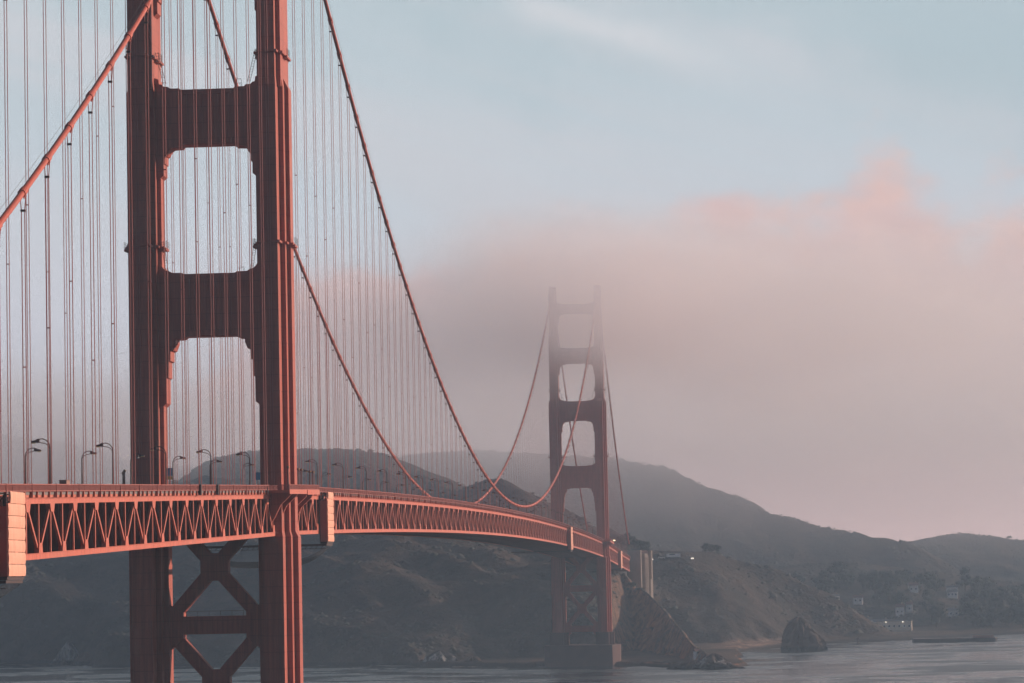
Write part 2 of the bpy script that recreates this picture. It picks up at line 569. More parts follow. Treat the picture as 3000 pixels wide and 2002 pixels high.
def make_tower(y0, base, label):
    t = empty('bridge_tower', (0, y0, 0))
    tag(t, label, 'bridge tower', 'portal towers of the bridge')
    lower = [(4.15, 2.1), (3.1, 4.9), (2.0, 9.0)]
    middle = [(3.57, 1.95), (2.75, 4.5), (1.75, 8.4)]
    upper = [(2.5, 5.5), (1.6, 7.9)]
    top = [(2.2, 4.4), (1.4, 6.8)]
    for s in (-1, 1):
        cx = s * 13.6
        m = MB()
        for plan, z0, z1 in ((lower, base, 64.0), (middle, 64.0, 157.5), (upper, 157.5, 196.0), (top, 196.0, 227.0)):
            m.prism([(x + cx, y) for x, y in cross_plan(plan)], z0, z1, 'z')
        # sloping shoulders where the leg steps in
        for (a, b_, z, h) in ((lower, middle, 64.0, 1.2), (middle, upper, 157.5, 2.2), (upper, top, 196.0, 2.0)):
            for (hx, hy), (gx, gy) in zip(a, [b_[0], b_[0], b_[-1]] if len(b_) < len(a) else b_):
                rg = [[(cx + i * hx * 0.996, j * hy * 0.996, z - 0.02) for i, j in ((-1, -1), (1, -1), (1, 1), (-1, 1))],
                      [(cx + i * min(gx, hx) * 0.98, j * min(gy, hy) * 0.98, z + h) for i, j in ((-1, -1), (1, -1), (1, 1), (-1, 1))]]
                m.loft(rg)
        leg = m.build('leg', 'tower', t)
        # narrow vertical fillets on the leg's front
        # walkway collars with rails
        for zc_, plan in ((124.6, middle), (164.4, upper)):
            c = MB()
            c.prism([(x * 1.0 + cx + (0.55 if x > 0 else -0.55), y + (0.55 if y > 0 else -0.55)) for x, y in cross_plan(plan)], zc_, zc_ + 0.45, 'z')
            hx = plan[0][0] + 0.9
            c.prism([(cx - hx, -1.8), (cx + hx, -1.8), (cx + hx, 1.8), (cx - hx, 1.8)], zc_ - 0.35, zc_ + 0.1, 'z')
            cc = c.build('collar', 'tower', leg)
            for sx_ in (-1, 1):
                rl = MB()
                xx = cx + sx_ * (plan[0][0] + 0.85)
                for yy in (-1.7, 0, 1.7):
                    rl.tube([(xx, yy, zc_ + 0.1), (xx, yy, zc_ + 1.6)], 0.05, 5)
                for hz in (0.65, 1.15, 1.55):
                    rl.tube([(xx, -1.7, zc_ + hz), (xx, 1.7, zc_ + hz)], 0.04, 5)
                rl.build('railing', 'dark', leg)
    # portal struts
    def sym(half_top, half_bot):
        pts = [(x, z) for x, z in half_bot[::-1]] + [(-x, z) for x, z in half_bot]
        pts += [(-x, z) for x, z in half_top[::-1]] + [(x, z) for x, z in half_top]
        return pts
    b2 = [(5.5, 146.2), (5.8, 145.7), (7.6, 145.65), (8.2, 145.2), (8.85, 144.1), (9.1, 144.0), (9.12, 142.4), (9.4, 142.3), (9.4, 139.9), (10.2, 139.2)]
    t2 = [(5.6, 157.9), (5.9, 158.2), (7.8, 158.22), (8.25, 158.6), (9.25, 158.68), (9.6, 159.1), (10.15, 159.2), (10.25, 160.2), (11.3, 160.6)]
    b1 = [(5.3, 106.0), (5.9, 105.55), (7.25, 105.5), (7.3, 104.6), (7.85, 103.2), (8.4, 103.0), (8.45, 101.0), (8.9, 100.8), (8.95, 97.5), (9.33, 97.35), (9.35, 92.2), (10.2, 91.4)]
    t1 = [(5.4, 119.1), (5.8, 119.35), (7.9, 119.4), (8.45, 119.75), (9.3, 120.0), (9.8, 120.5), (10.3, 121.2)]
    b3 = [(x + 0.9, z + 34.4) for x, z in b2]
    t3 = [(x + 0.9, z + 32.0) for x, z in t2]
    b4 = [(x + 0.9, z + 64.5) for x, z in b2]
    t4 = [(x + 0.9, z + 58.5) for x, z in t2]
    for tp, bt, hy in ((t1, b1, 2.4), (t2, b2, 2.25), (t3, b3, 2.0), (t4, b4, 1.9)):
        m = MB()
        zt0, zt1 = bt[0][1], tp[0][1]
        m.prism(sym(tp + [(13.0, tp[-1][1])], bt + [(13.0, bt[-1][1])]), -hy, hy, 'y')
        # corner brackets stand a little proud, fluting between them
        m.box(-5.2, 5.2, -hy - 0.35, -hy + 0.05, zt1 - 1.0, zt1 - 0.15)
        m.box(-5.0, 5.0, -hy - 0.35, -hy + 0.05, zt0 + 0.25, zt0 + 1.3)
        for k in range(-4, 5):
            m.box(k * 1.1 - 0.16, k * 1.1 + 0.16, -hy - 0.22, -hy + 0.05, zt0 + 1.32, zt1 - 1.02)
        m.build('portal_strut', 'tower', t)
    # ladders from the strut tops to the collars, and their cages
    for z0, z1 in ((120.6, 126.2), (160.2, 166.0)):
        for s in (-1, 1):
            l = MB()
            xa, xb = s * 8.9, s * (9.9 if z0 < 130 else 10.6)
            for o_ in (-0.28, 0.28):
                l.tube([(xa + o_, -2.2, z0 - 1.0), (xb + o_, -2.2, z1)], 0.05, 5)
            n = 12
            for k in range(n):
                f = (k + 0.5) / n
                x = xa + (xb - xa) * f
                l.tube([(x - 0.28, -2.2, z0 - 1 + (z1 - z0 + 1) * f), (x + 0.28, -2.2, z0 - 1 + (z1 - z0 + 1) * f)], 0.035, 4)
            l.build('ladder', 'dark', t)
        g = MB()
        for xx in (6.2, 7.2):
            g.tube([(xx, -1.6, z0 - 2.2), (xx, -1.6, z0 - 0.3)], 0.05, 5)
        for hz in (-1.2, -0.3):
            g.tube([(6.2, -1.6, z0 + hz), (7.2, -1.6, z0 + hz)], 0.05, 5)
        g.build('hatch_guard', 'dark', t)
    # cross bracing below the deck
    def xbrace(zc_, half):
        m = MB()
        top, bot = zc_ + half, zc_ - half
        for s in (-1, 1):
            m.beam((0, 0, zc_), (s * 10.6, 0, top), 2.6, 2.6, Vector((0, 1, 0)))
            m.beam((0, 0, zc_), (s * 10.6, 0, bot), 2.6, 2.6, Vector((0, 1, 0)))
        oct_ = [(-2.9, -1.35), (-0.75, -2.85), (0.75, -2.85), (2.9, -1.35), (2.9, 1.35), (0.75, 2.85), (-0.75, 2.85), (-2.9, 1.35)]
        m.prism([(x, z + zc_) for x, z in oct_], -1.42, 1.42, 'y')
        return m.build('cross_brace', 'tower', t)
    for zz in (58.0, 34.0):
        if zz - 12 > base - 3:
            xbrace(zz, 11.9)
    for zz in (46.0, 22.0):
        if zz > base + 3:
            m = MB()
            m.prism([(-10.5, zz - 1.85), (10.5, zz - 1.85), (10.5, zz + 1.85), (-10.5, zz + 1.85)], -1.6, 1.6, 'y')
            for s in (-1, 1):
                m.prism([(s * 10.6, zz - 4.9), (s * 9.3, zz - 4.9), (s * 6.6, zz - 2.6), (s * 6.6, zz + 2.6), (s * 9.3, zz + 4.1), (s * 10.6, zz + 4.1)], -1.72, 1.72, 'y')
            m.build('strut', 'tower', t)
            h = MB()
            h.tube([(-6.5, -1.5, zz + 2.9), (6.0, -1.5, zz + 2.9)], 0.045, 5)
            for k in range(6):
                h.tube([(-6 + k * 2.4, -1.5, zz + 1.85), (-6 + k * 2.4, -1.5, zz + 2.9)], 0.04, 5)
            h.build('handrail', 'dark', t)
    # sidewalk balconies around the legs
    zb = zr(y0)
    for s in (-1, 1):
        b = MB()
        x0, x1 = s * 14.9, s * 18.85
        lo, hi = min(x0, x1), max(x0, x1)
        b.box(lo, hi, -21.3, 21.3, zb - 1.65, zb - 1.1)
        b.box(min(s * 18.8, s * 19.05), max(s * 18.8, s * 19.05), -21.4, 3.0, zb - 1.95, zb - 1.1)
        b.box(min(s * 18.8, s * 19.1), max(s * 18.8, s * 19.1), 3.6, 21.4, zb - 2.1, zb - 1.1)
        gr_ = 0.0235 if y0 < 100 else -0.0235
        b.v = [(x, y, z + gr_ * y) for x, y, z in b.v]
        bal = b.build('balcony', 'steel', t)
        rl = MB()
        xo = s * 18.9
        for yy in np.arange(-21.3, 21.4, 0.30):
            rl.box(xo - 0.03, xo + 0.03, yy - 0.06, yy + 0.06, zb - 1.1, zb - 0.12)
        for yy in np.arange(-21.3, 21.4, 3.55):
            rl.box(xo - 0.1, xo + 0.1, yy - 0.12, yy + 0.12, zb - 1.1, zb)
        rl.box(xo - 0.1, xo + 0.1, -21.4, 21.4, zb - 0.14, zb - 0.02)
        rl.box(xo - 0.08, xo + 0.08, -21.4, 21.4, zb - 1.1, zb - 0.95)
        for ye in (-21.35, 21.35):
            rl.box(lo, hi, ye - 0.08, ye + 0.08, zb - 0.14, zb - 0.02)
            for xx in np.arange(lo, hi, 0.22):
                rl.box(xx, xx + 0.12, ye - 0.03, ye + 0.03, zb - 1.1, zb - 0.12)
        rl.v = [(x, y, z + gr_ * y) for x, y, z in rl.v]
        rl.build('railing', 'rail', bal)
        for yy in (-14.5, -6.5, 6.5, 14.5):
            k = MB()
            q = [(s * 14.2, zb - 8.0), (s * 14.2, zb - 1.68), (s * 18.6, zb - 1.68), (s * 18.3, zb - 2.4), (s * 16.2, zb - 4.4), (s * 14.9, zb - 7.0)]
            k.prism(q, yy - 0.5, yy + 0.5, 'y')
            k.build('bracket', 'tower', t)
    if base > 0:
        pr = MB()
        pl = [(-18.8, -15), (18.5, -15), (22.5, -7), (22.5, 7), (18.5, 15), (-18.8, 15), (-22.5, 7), (-22.5, -7)]
        pr.prism(pl, -4, 12.5, 'z')
        for s in (-1, 1):
            pr.prism([(x * 1.35 + s * 13.6, y * 1.1) for x, y in cross_plan(lower)], 12.45, 20.0, 'z')
        pr.build('pier', 'pierc', t)
    return t


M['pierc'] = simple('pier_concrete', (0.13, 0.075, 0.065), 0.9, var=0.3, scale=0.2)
make_tower(0.0, -2.0, 'massive near orange bridge tower filling the frame with crossed bracing under the road')
north = make_tower(SPAN, 12.0, 'distant bridge tower at the far shore, its top vanishing in fog')


# ------------------------------------------------------------------ suspended decks
def make_deck(name, label, ya, yb, nodes, trim=(8.6, 8.6)):
    """nodes: y of the panel points where diagonals meet the top chord"""
    d = empty(name, (0, ya, zr(ya) - 1.2))
    base = Vector((0, ya, zr(ya) - 1.2))
    tag(d, label, 'bridge deck', 'stiffened decks of the bridge')

    def P(x, y, dz):
        return Vector((x, y, zr(y) + dz)) - base

    n = max(2, int((yb - ya) / 15.24))
    ys = [ya + (yb - ya) * k / n for k in range(n + 1)]

    def strip(mb, prof):
        """profile of (x, dz) swept along the deck"""
        mb.loft([[P(x, y, dz) for x, dz in prof] for y in ys])
        return mb

    def rect(x0, x1, z0, z1):
        return [(x0, z0), (x1, z0), (x1, z1), (x0, z1)]
    strip(MB(), rect(-9.4, 9.4, -1.55, -1.25)).build('roadway', 'asphalt', d)
    kb = MB()
    for s in (-1, 1):
        strip(kb, rect(*sorted((s * 9.45, s * 9.9)), -1.55, -1.05))
    kb.build('kerb', 'walk', d)
    for s in (-1, 1):
        strip(MB(), rect(*sorted((s * 9.95, s * 14.35)), -1.5, -1.05)).build('sidewalk', 'walk', d)
    # chords
    for s in (-1, 1):
        m = MB()
        strip(m, rect(*sorted((s * 13.35, s * 14.05)), -2.75, -2.0))
        strip(m, rect(*sorted((s * 13.2, s * 14.18)), -2.02, -1.92))
        m.build('top_chord', 'steel', d)
        m = MB()
        strip(m, rect(*sorted((s * 13.35, s * 14.05)), -10.45, -9.65))
        strip(m, rect(*sorted((s * 13.2, s * 14.15)), -9.68, -9.6))
        m.build('bottom_chord', 'steel', d)
        f = MB()
        strip(f, rect(*sorted((s * 14.06, s * 14.28)), -1.9, -1.02))
        f.build('fascia', 'steel', d)
    def pieces(nm, lst, mat, par):
        rest_ = MB()
        for i, q in enumerate(lst):
            if i < 100:
                q.build(nm, mat, par)
            else:
                o_ = len(rest_.v)
                rest_.v += q.v
                rest_.f += [tuple(o_ + j for j in f) for f in q.f]
        if rest_.v:
            tag(rest_.build(nm, mat, par), kind='stuff')

    # railings
    for s in (-1, 1):
        m = MB()
        xo = s * XR
        strip(m, rect(xo - 0.1, xo + 0.1, -0.13, 0.0))
        strip(m, rect(xo - 0.07, xo + 0.07, -1.05, -0.92))
        step = 0.26 if s > 0 else 0.5
        L = yb - ya
        for k in range(int(L / step)):
            y = ya + (k + 0.5) * step
            if s > 0 and y > 700:
                if k % 2:
                    continue
            c = P(xo, y, 0)
            m.box(c.x - 0.025, c.x + 0.025, c.y - 0.05, c.y + 0.05, c.z - 0.93, c.z - 0.1)
        rail = m.build('railing', 'rail', d)
        if s < 0:
            continue
        y = nodes[0]
        while y > ya + 4:
            y -= 3.81
        posts, ribs = [], []
        while y < yb - 1:
            c = P(xo, y, 0)
            k = round((y - nodes[0]) / 3.81)
            if k % 4 == 0:
                posts.append(MB().box(c.x - 0.22, c.x + 0.16, c.y - 0.1, c.y + 0.1, c.z - 1.9, c.z + 0.04))
            else:
                posts.append(MB().box(c.x - 0.1, c.x + 0.1, c.y - 0.05, c.y + 0.05, c.z - 1.0, c.z))
            ribs.append(MB().box(14.3, 14.62, c.y - 0.11, c.y + 0.11, c.z - 1.88, c.z - 1.04))
            y += 3.81
        if ya < -1:
            posts, ribs = posts[::-1], ribs[::-1]
        pieces('post', posts, 'rail', rail)
        pieces('rib', ribs, 'steel', d)
    # near truss members, each one a part; the far truss as a lattice behind the floor frames
    panels = []
    y = nodes[0]
    while y - 15.24 > ya:
        y -= 15.24
    tops = []
    while y < yb:
        tops.append(y)
        y += 15.24
    mem = []
    for y in tops:
        for dy in (0.0, 7.62):
            if ya + trim[0] < y + dy < yb - trim[1]:
                mem.append(('vertical', y + dy, None, dy))
        for sg in (-1, 1):
            yy = y + sg * 7.62
            if ya + trim[0] - 2 < min(y, yy) and max(y, yy) < yb - trim[1] + 2:
                mem.append(('diagonal', y, yy, 0))
    cnt = {'vertical': 0, 'diagonal': 0}
    rest = {'vertical': MB(), 'diagonal': MB()}
    west = MB()
    for kind, y, yy, dy in mem:
        for s in (1, -1):
            xm = s * 13.7
            m = west if s < 0 else (MB() if cnt[kind] < 100 else rest[kind])
            if kind == 'vertical':
                wd = 0.26 if dy == 0 else 0.30
                m.beam(P(xm, y, -9.66), P(xm, y, -2.74), wd, 0.42)
            else:
                m.beam(P(xm, y, -2.74), P(xm, yy, -9.66), 0.36, 0.5)
            if s > 0:
                if cnt[kind] < 100:
                    m.build(kind, 'steel', d)
                cnt[kind] += 1
    for k, m in rest.items():
        if m.v:
            tag(m.build(k, 'steel', d), kind='stuff')
    if west.v:
        west.build('truss', 'steel', d)
    gl = []
    for y in tops:
        if ya + 4 < y < yb - 4:
            a = P(0, y, 0)
            gl.append(MB().prism([(a.y - 1.5, a.z - 2.7), (a.y + 1.5, a.z - 2.7), (a.y + 0.95, a.z - 3.9), (a.y - 0.95, a.z - 3.9)], 13.38, 14.08, 'x'))
        if ya + 4 < y + 7.62 < yb - 4:
            a = P(0, y + 7.62, 0)
            gl.append(MB().prism([(a.y - 1.3, a.z - 9.7), (a.y + 1.3, a.z - 9.7), (a.y + 0.85, a.z - 8.2), (a.y - 0.85, a.z - 8.2)], 13.38, 14.08, 'x'))
    pieces('gusset', gl, 'steel', d)
    # floor frames, webs made solid to keep the truss interior dark
    fl = MB()
    y = tops[0]
    while y < yb:
        if y > ya + 2:
            c = P(0, y, 0)
            fl.box(-13.3, 13.3, c.y - 0.12, c.y + 0.12, c.z - 3.6, c.z - 1.6)
            fl.box(-13.3, 13.3, c.y - 0.15, c.y + 0.15, c.z - 10.3, c.z - 9.75)
            fl.box(-13.28, 13.28, c.y - 0.05, c.y + 0.05, c.z - 9.7, c.z - 3.62)
        y += 7.62
    for xx in (-11, -8, -5, -2, 1, 4, 7, 10):
        strip(fl, rect(xx, xx + 0.35, -2.6, -1.6))
    for k in range(n):
        a, b_ = ys[k], ys[k + 1]
        fl.beam(P(-13.2, a, -10.1), P(13.2, b_, -10.1), 0.5, 0.4, Vector((0, 0, 1)))
        fl.beam(P(13.2, a, -10.1), P(-13.2, b_, -10.1), 0.5, 0.4, Vector((0, 0, 1)))
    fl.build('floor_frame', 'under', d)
    return d


NS = -231.6
near_deck = make_deck('bridge_deck', 'near truss deck running from the picture edge into the near tower', -343.0, -0.3, [NS], (0, 7.0))
make_deck('bridge_deck', 'long main span truss deck curving away between the two towers', 0.3, SPAN - 0.3, [92.0], (7.0, 7.0))
make_deck('bridge_deck', 'short far truss deck beyond the distant tower, ending at the hillside', SPAN + 0.3, SPAN + YE, [SPAN + 7.6], (7.0, 0))
# dark gate posts in the near railing
for yy in (-100.5, -82.5):
    z = zr(yy)
    o = MB().box(14.5, 15.05, yy - 0.5, yy + 0.5, z - 1.85, z + 0.03).build('gate_post', 'dark', near_deck)
    o.location = -Vector(near_deck.location)


# ------------------------------------------------------------------ main cables
ROPE_S = [NS + 0.3 + 15.24 * k for k in range(-7, 15)] + [-8.9]
ROPE_S = [y for y in ROPE_S if y > -340]
ROPE_M = [92.0 + 15.24 * k for k in range(-5, 78)]
ROPE_M = [y for y in ROPE_M if 10 < y < SPAN - 10]
ROPE_N = [SPAN + 7.62 + 15.24 * k for k in range(22)]


def make_cable(s, label):
    c = empty('main_cable', (s * CX, 0, ZTOP))
    o0 = Vector((s * CX, 0, ZTOP))
    tag(c, label, 'main cable', 'main cables of the bridge')
    ys = [-343 + 343 * k / 60 for k in range(60)] + [SPAN * k / 180 for k in range(181)] + [SPAN + 343 * (k + 1) / 60 for k in range(60)]
    MB().tube([Vector((s * CX, y, zc(y))) - o0 for y in ys], 0.46, 14).build('strand', 'cable', c, True)
    for q in (-1, 1):
        MB().tube([Vector((s * CX + q * 0.5, y, zc(y) + 1.15)) - o0 for y in ys], 0.022, 5).build('hand_rope', 'dark', c)
    rest = MB()
    cnt = 0
    for y in sorted(ROPE_S + ROPE_M + ROPE_N, key=lambda v: abs(v + 200)):
        e = 1.0
        a = Vector((s * CX, y - e / 2, zc(y - e / 2))) - o0
        b_ = Vector((s * CX, y + e / 2, zc(y + e / 2))) - o0
        dd = (b_ - a).normalized()
        m = MB() if cnt < 100 else rest
        m.tube([a - dd * 0.35, a - dd * 0.34, b_ + dd * 0.34, b_ + dd * 0.35], [0.47, 0.60, 0.60, 0.47], 12)
        nrm = Vector((0, -dd.z, dd.y))
        for q in (-1, 1):
            mid = (a + b_) / 2
            m.beam(mid - dd * 0.8 - nrm * 0.62 + Vector((q * 0.25, 0, 0)), mid + dd * 0.8 - nrm * 0.62 + Vector((q * 0.25, 0, 0)), 0.12, 0.3)
        if cnt < 100:
            m.build('cable_band', 'cable', c)
        cnt += 1
    tag(rest.build('cable_band', 'cable', c), kind='stuff')
    return c


make_cable(1, 'thick orange main cable on the sunlit side, sweeping over the near tower')
make_cable(-1, 'thick orange main cable on the shaded side, passing behind the near tower')


# ------------------------------------------------------------------ hanger ropes
def hanger(s, y, label, group):
    zt, zb = zc(y), zr(y) - 2.0
    h = empty('hanger_rope', (s * CX, y, zb))
    tag(h, label, 'hanger rope', group)
    top = zt - 0.5 - zb
    if top < 0.8:
        top = 0.8
    for q in (-1, 1):
        m = MB()
        for e in (-0.13, 0.13):
            if top > 2.5:
                m.tube([(q * 0.23, e, 0), (q * 0.23, e, top - 2.1), (q * 0.44, e, top + 0.3)], 0.042, 5)
            else:
                m.tube([(q * 0.23, e, 0), (q * 0.23, e, top)], 0.042, 5)
        m.build('rope', 'rope', h)
    if top > 3.0:
        MB().box(-0.34, 0.34, -0.2, 0.2, top - 2.25, top - 1.95).build('spreader', 'lamp', h)
    if top > 30:
        MB().box(-0.3, 0.3, -0.15, 0.15, top * (0.35 + 0.3 * rnd.random()), 0).v
        zz = top * (0.3 + 0.35 * rnd.random())
        MB().box(-0.28, 0.28, -0.16, 0.16, zz, zz + 0.16).build('clamp', 'rope', h)
    return h


for s, side in ((1, 'sunlit cable'), (-1, 'shaded cable')):
    k = 0
    for y in sorted(ROPE_S, reverse=True):
        k += 1
        if s > 0 and y < -262 or s < 0 and y < -170:
            continue
        hanger(s, y, '%s rope pair from the near tower towards the viewer, under the %s' % (nth(k), side), 'hanger ropes of the near side span, %s' % side)
    for k, y in enumerate(ROPE_M):
        hanger(s, y, '%s rope pair from the near tower towards the far tower, under the %s' % (nth(k + 1), side), 'hanger ropes of the main span, %s' % side)
    for k, y in enumerate(ROPE_N[:-1]):
        if s > 0:
            hanger(s, y, '%s rope pair beyond the far tower, under the %s' % (nth(k + 1), side), 'hanger ropes of the far side span, %s' % side)


# ------------------------------------------------------------------ street lamps
def make_lamp():
    l = empty('street_lamp', (0, 0, 0))
    m = MB()
    m.tube([(0, 0, 0), (0, 0, 0.5), (0, 0, 0.52), (0, 0, 6.6)], [0.24, 0.24, 0.17, 0.12], 8)
    m.build('post', 'lamp', l, False)
    a = MB()
    out = [(0, 0, 6.4)]
    for k in range(1, 9):
        f = k / 8 * math.pi / 2
        out.append((1.3 - 1.3 * math.cos(f), 0, 6.5 + 1.3 * math.sin(f)))
    out.append((1.75, 0, 7.72))
    a.tube(out, 0.075, 7)
    inn = [(0.02, 0, 6.15)]
    for k in range(1, 9):
        f = k / 8 * math.pi / 2
        inn.append((1.25 - 1.23 * math.cos(f), 0, 6.2 + 1.0 * math.sin(f)))
    inn.append((1.75, 0, 7.4))
    a.tube(inn, 0.06, 7)
    a.build('bracket_arm', 'lamp', l)
    h = MB()
    h.loft([[(1.55, -0.18, 7.25), (1.55, 0.18, 7.25), (1.55, 0.18, 7.82), (1.55, -0.18, 7.82)],
            [(1.8, -0.26, 7.2), (1.8, 0.26, 7.2), (1.8, 0.26, 7.8), (1.8, -0.26, 7.8)],
            [(2.1, -0.22, 7.28), (2.1, 0.22, 7.28), (2.1, 0.22, 7.62), (2.1, -0.22, 7.62)],
            [(2.75, -0.16, 7.27), (2.75, 0.16, 7.27), (2.75, 0.16, 7.5), (2.75, -0.16, 7.5)]])
    hd = h.build('lamp_head', 'lamp', l)
    MB().box(2.1, 2.7, -0.15, 0.15, 7.14, 7.265).build('lens', 'lens', hd)
    return l


lamp0 = make_lamp()
used = False
EL = [(-202.6 + 45.72 * k) for k in range(5)]
EM = [78.3 + 45.72 * k for k in range(26)]
WL_ = [(-126.0 + 45.72 * k) for k in range(3)]
WM = [11.1 + 45.72 * k for k in range(28)]
NE = [SPAN + 60 + 45.72 * k for k in range(6)]


def lamp(x, y, label, group):
    global used
    loc, rz = (x, y, zr(y) - 1.06), (math.pi if x > 0 else 0)
    if not used:
        o_ = lamp0
        used = True
        o_.location = loc
        o_.rotation_euler = (0, 0, rz)
    else:
        o_ = dup(lamp0, loc, rz)
    tag(o_, label, 'street lamp', group)


for side, x, ls, lm in (('near', 10.7, EL, EM), ('far', -10.7, WL_, WM)):
    g = 'street lamps along the %s kerb' % side
    for k, y in enumerate(sorted(ls, reverse=True)):
        lamp(x, y, 'curved lamp post on the %s kerb, %s from the near tower towards the viewer' % (side, nth(k + 1)), g)
    for k, y in enumerate(lm):
        if abs(y - SPAN) > 14:
            lamp(x, y, 'curved lamp post on the %s kerb, %s from the near tower towards the far tower' % (side, nth(k + 1)), g)
for k, y in enumerate(NE):
    lamp(10.7, y, 'tiny lamp post beyond the far tower, %s along the far deck' % nth(k + 1), 'street lamps beyond the far tower')


# ------------------------------------------------------------------ balcony lights, signs, cabinet
def make_ped_light():
    p = empty('walkway_light', (0, 0, 0))
    MB().tube([(0, 0, 0), (0, 0, 0.3), (0, 0, 0.31), (0, 0, 3.9)], [0.24, 0.24, 0.17, 0.13], 8).build('post', 'lamp', p)
    h = MB()
    h.tube([(0, 0, 3.8), (0, 0, 3.95), (0, 0, 4.2), (0, 0, 4.4)], [0.14, 0.26, 0.28, 0.10], 8)
    hd = h.build('lamp_head', 'lamp', p)
    MB().tube([(0.2, -0.08, 4.12), (0.26, -0.16, 4.12), (0.34, -0.22, 4.1)], [0.10, 0.17, 0.06], 8).build('lens', 'lens', hd)
    return p


pl0 = make_ped_light()
first = True
for i, (x, y) in enumerate([(18.6, -20.5), (18.6, -6.5), (18.6, -2.0), (18.6, 10.3), (18.6, 15.0), (-17.6, -8.0), (-14.9, -20.0), (-13.3, -21.0)]):
    if first:
        o_ = pl0
        o_.location = (x, y, zr(0) - 1.1)
        first = False
    else:
        o_ = dup(pl0, (x, y, zr(0) - 1.1), 0.0)
    lab = ('short walkway light on the near tower balcony, %s from its viewer end' % nth(i + 1)) if i < 5 else \
        ('short walkway light beside the shaded tower leg, %s counted from that leg outward' % nth(i - 4))
    tag(o_, lab, 'walkway light', 'walkway lights around the near tower')


def sign(x, y, w_, h_, zc_, mats, label):
    z0 = zr(y) - 1.06
    r = empty('road_sign', (x, y, z0))
    tag(r, label, 'sign')
    top = zc_ + h_ / 2 - z0
    MB().tube([(0, 0.06, 0), (0, 0.06, top)], 0.06, 6).build('post', 'lamp', r)
    p = MB().box(-w_ / 2, w_ / 2, -0.03, 0.0, zc_ - h_ / 2 - z0, top).build('panel', mats[0], r)
    b = MB()
    e = 0.05
    a0, a1 = zc_ - h_ / 2 - z0 + e, top - e
    for k in range(4):
        zz = a1 - 0.22 - k * (a1 - a0 - 0.2) / 4
        wd = w_ * (0.36 if k % 2 == 0 else 0.26)
        b.box(-wd, wd, -0.034, -0.031, zz - 0.05, zz + 0.05)
    if len(mats) > 1:
        MB().box(-w_ / 2, w_ / 2, -0.03, 0.0, zc_ - h_ / 2 - z0 - 0.78, zc_ - h_ / 2 - z0 - 0.06).build('lower_panel', mats[1], r)
    return r


sign(-5.7, -20, 1.2, 1.6, 77.3, ('blue', 'yellow'), 'blue rectangular sign above a small yellow plate, beside the near tower')
sign(13.0, -24, 0.95, 1.5, 75.9, ('blue',), 'small pale blue sign on the walkway just in front of the near tower')
cb = empty('utility_cabinet', (9.2, -186.0, zr(-186) - 1.06))
tag(cb, 'boxy cabinet top with an orange lit end showing above the near railing', 'cabinet')
MB().box(-0.55, 0.55, -1.2, 1.2, 0.15, 1.72).build('case', 'cabinet', cb)
MB().box(-0.62, 0.62, -1.28, 1.28, 1.725, 1.80).build('lid', 'cabinet', cb)
MB().box(-0.5, 0.5, -1.1, 1.1, 0.0, 0.147).build('plinth', 'walk', cb)


# ------------------------------------------------------------------ wrapped work platforms hung on the truss
def make_platform(y, ln, label):
    z = zr(y)
    p = empty('work_platform', (14.8, y, z - 12.4))
    o0 = Vector((14.8, y, z - 12.4))
    tag(p, label, 'work platform', 'wrapped work platforms on the truss')
    m = MB()
    yy0, yy1 = -ln / 2, ln / 2
    nseg = 7
    H = 11.3
    for k in range(nseg):
        z0 = 0.15 + k * (H - 0.1) / nseg
        z1 = z0 + (H - 0.1) / nseg - 0.07
        a = yy0 + (1.3 if k == nseg - 1 else 0.0)
        bulge = []
        for j in range(5):
            f = j / 4
            bulge.append((1.28 + 0.07 * math.sin(math.pi * f), z0 + (z1 - z0) * f))
        m.loft([[(1.05, yv, z0)] + [(bx, yv, bz) for bx, bz in bulge] + [(1.05, yv, z1)] for yv in np.linspace(a, yy1, 5)])
    m.build('tarp', 'tarp', p)
    f = MB()
    f.box(-0.5, 1.04, yy0 + 0.1, yy1 - 0.1, -0.35, 0.1)
    for a in (yy0 + 0.2, 0.0, yy1 - 0.2):
        for xx in (-0.45, 0.95):
            f.beam((xx, a, 0.1), (xx, a, H - 0.4), 0.25, 0.25)
        for k in range(6):
            f.beam((-0.45, a, 0.2 + k * 1.8), (0.95, a, 2.0 + k * 1.8), 0.15, 0.15)
            f.box(-0.5, 1.0, a - 0.08, a + 0.08, 1.9 + k * 1.8, 2.05 + k * 1.8)
    f.build('frame', 'dark', p)
    w_ = MB()
    w_.box(-0.42, 1.02, yy0 - 0.06, yy0 + 0.02, 0.1, H - 2.0)
    w_.build('end_wall', 'rail', p)
    u = MB()
    u.box(-28.6, 0.9, yy0, yy1, -0.8, -0.4)
    for k in range(24):
        u.beam((-28 + k * 1.2, yy0 - 0.05, -1.45), (-27.4 + k * 1.2, yy0 - 0.05, -0.75), 0.1, 0.1)
    u.box(-28.6, 0.9, yy0 - 0.1, yy0 + 0.1, -1.5, -1.4)
    u.build('gantry', 'dark', p)
    return p


make_platform(-247.0, 9.6, 'big pale tarp wrapped platform at the picture edge of the near deck')
make_platform(60.5, 10.0, 'pale tarp wrapped platform on the truss just past the near tower')
make_platform(940.0, 15.0, 'small pale wrapped platform just before the distant tower')
make_platform(1459.0, 18.0, 'tiny pale wrapped platform beyond the distant tower')


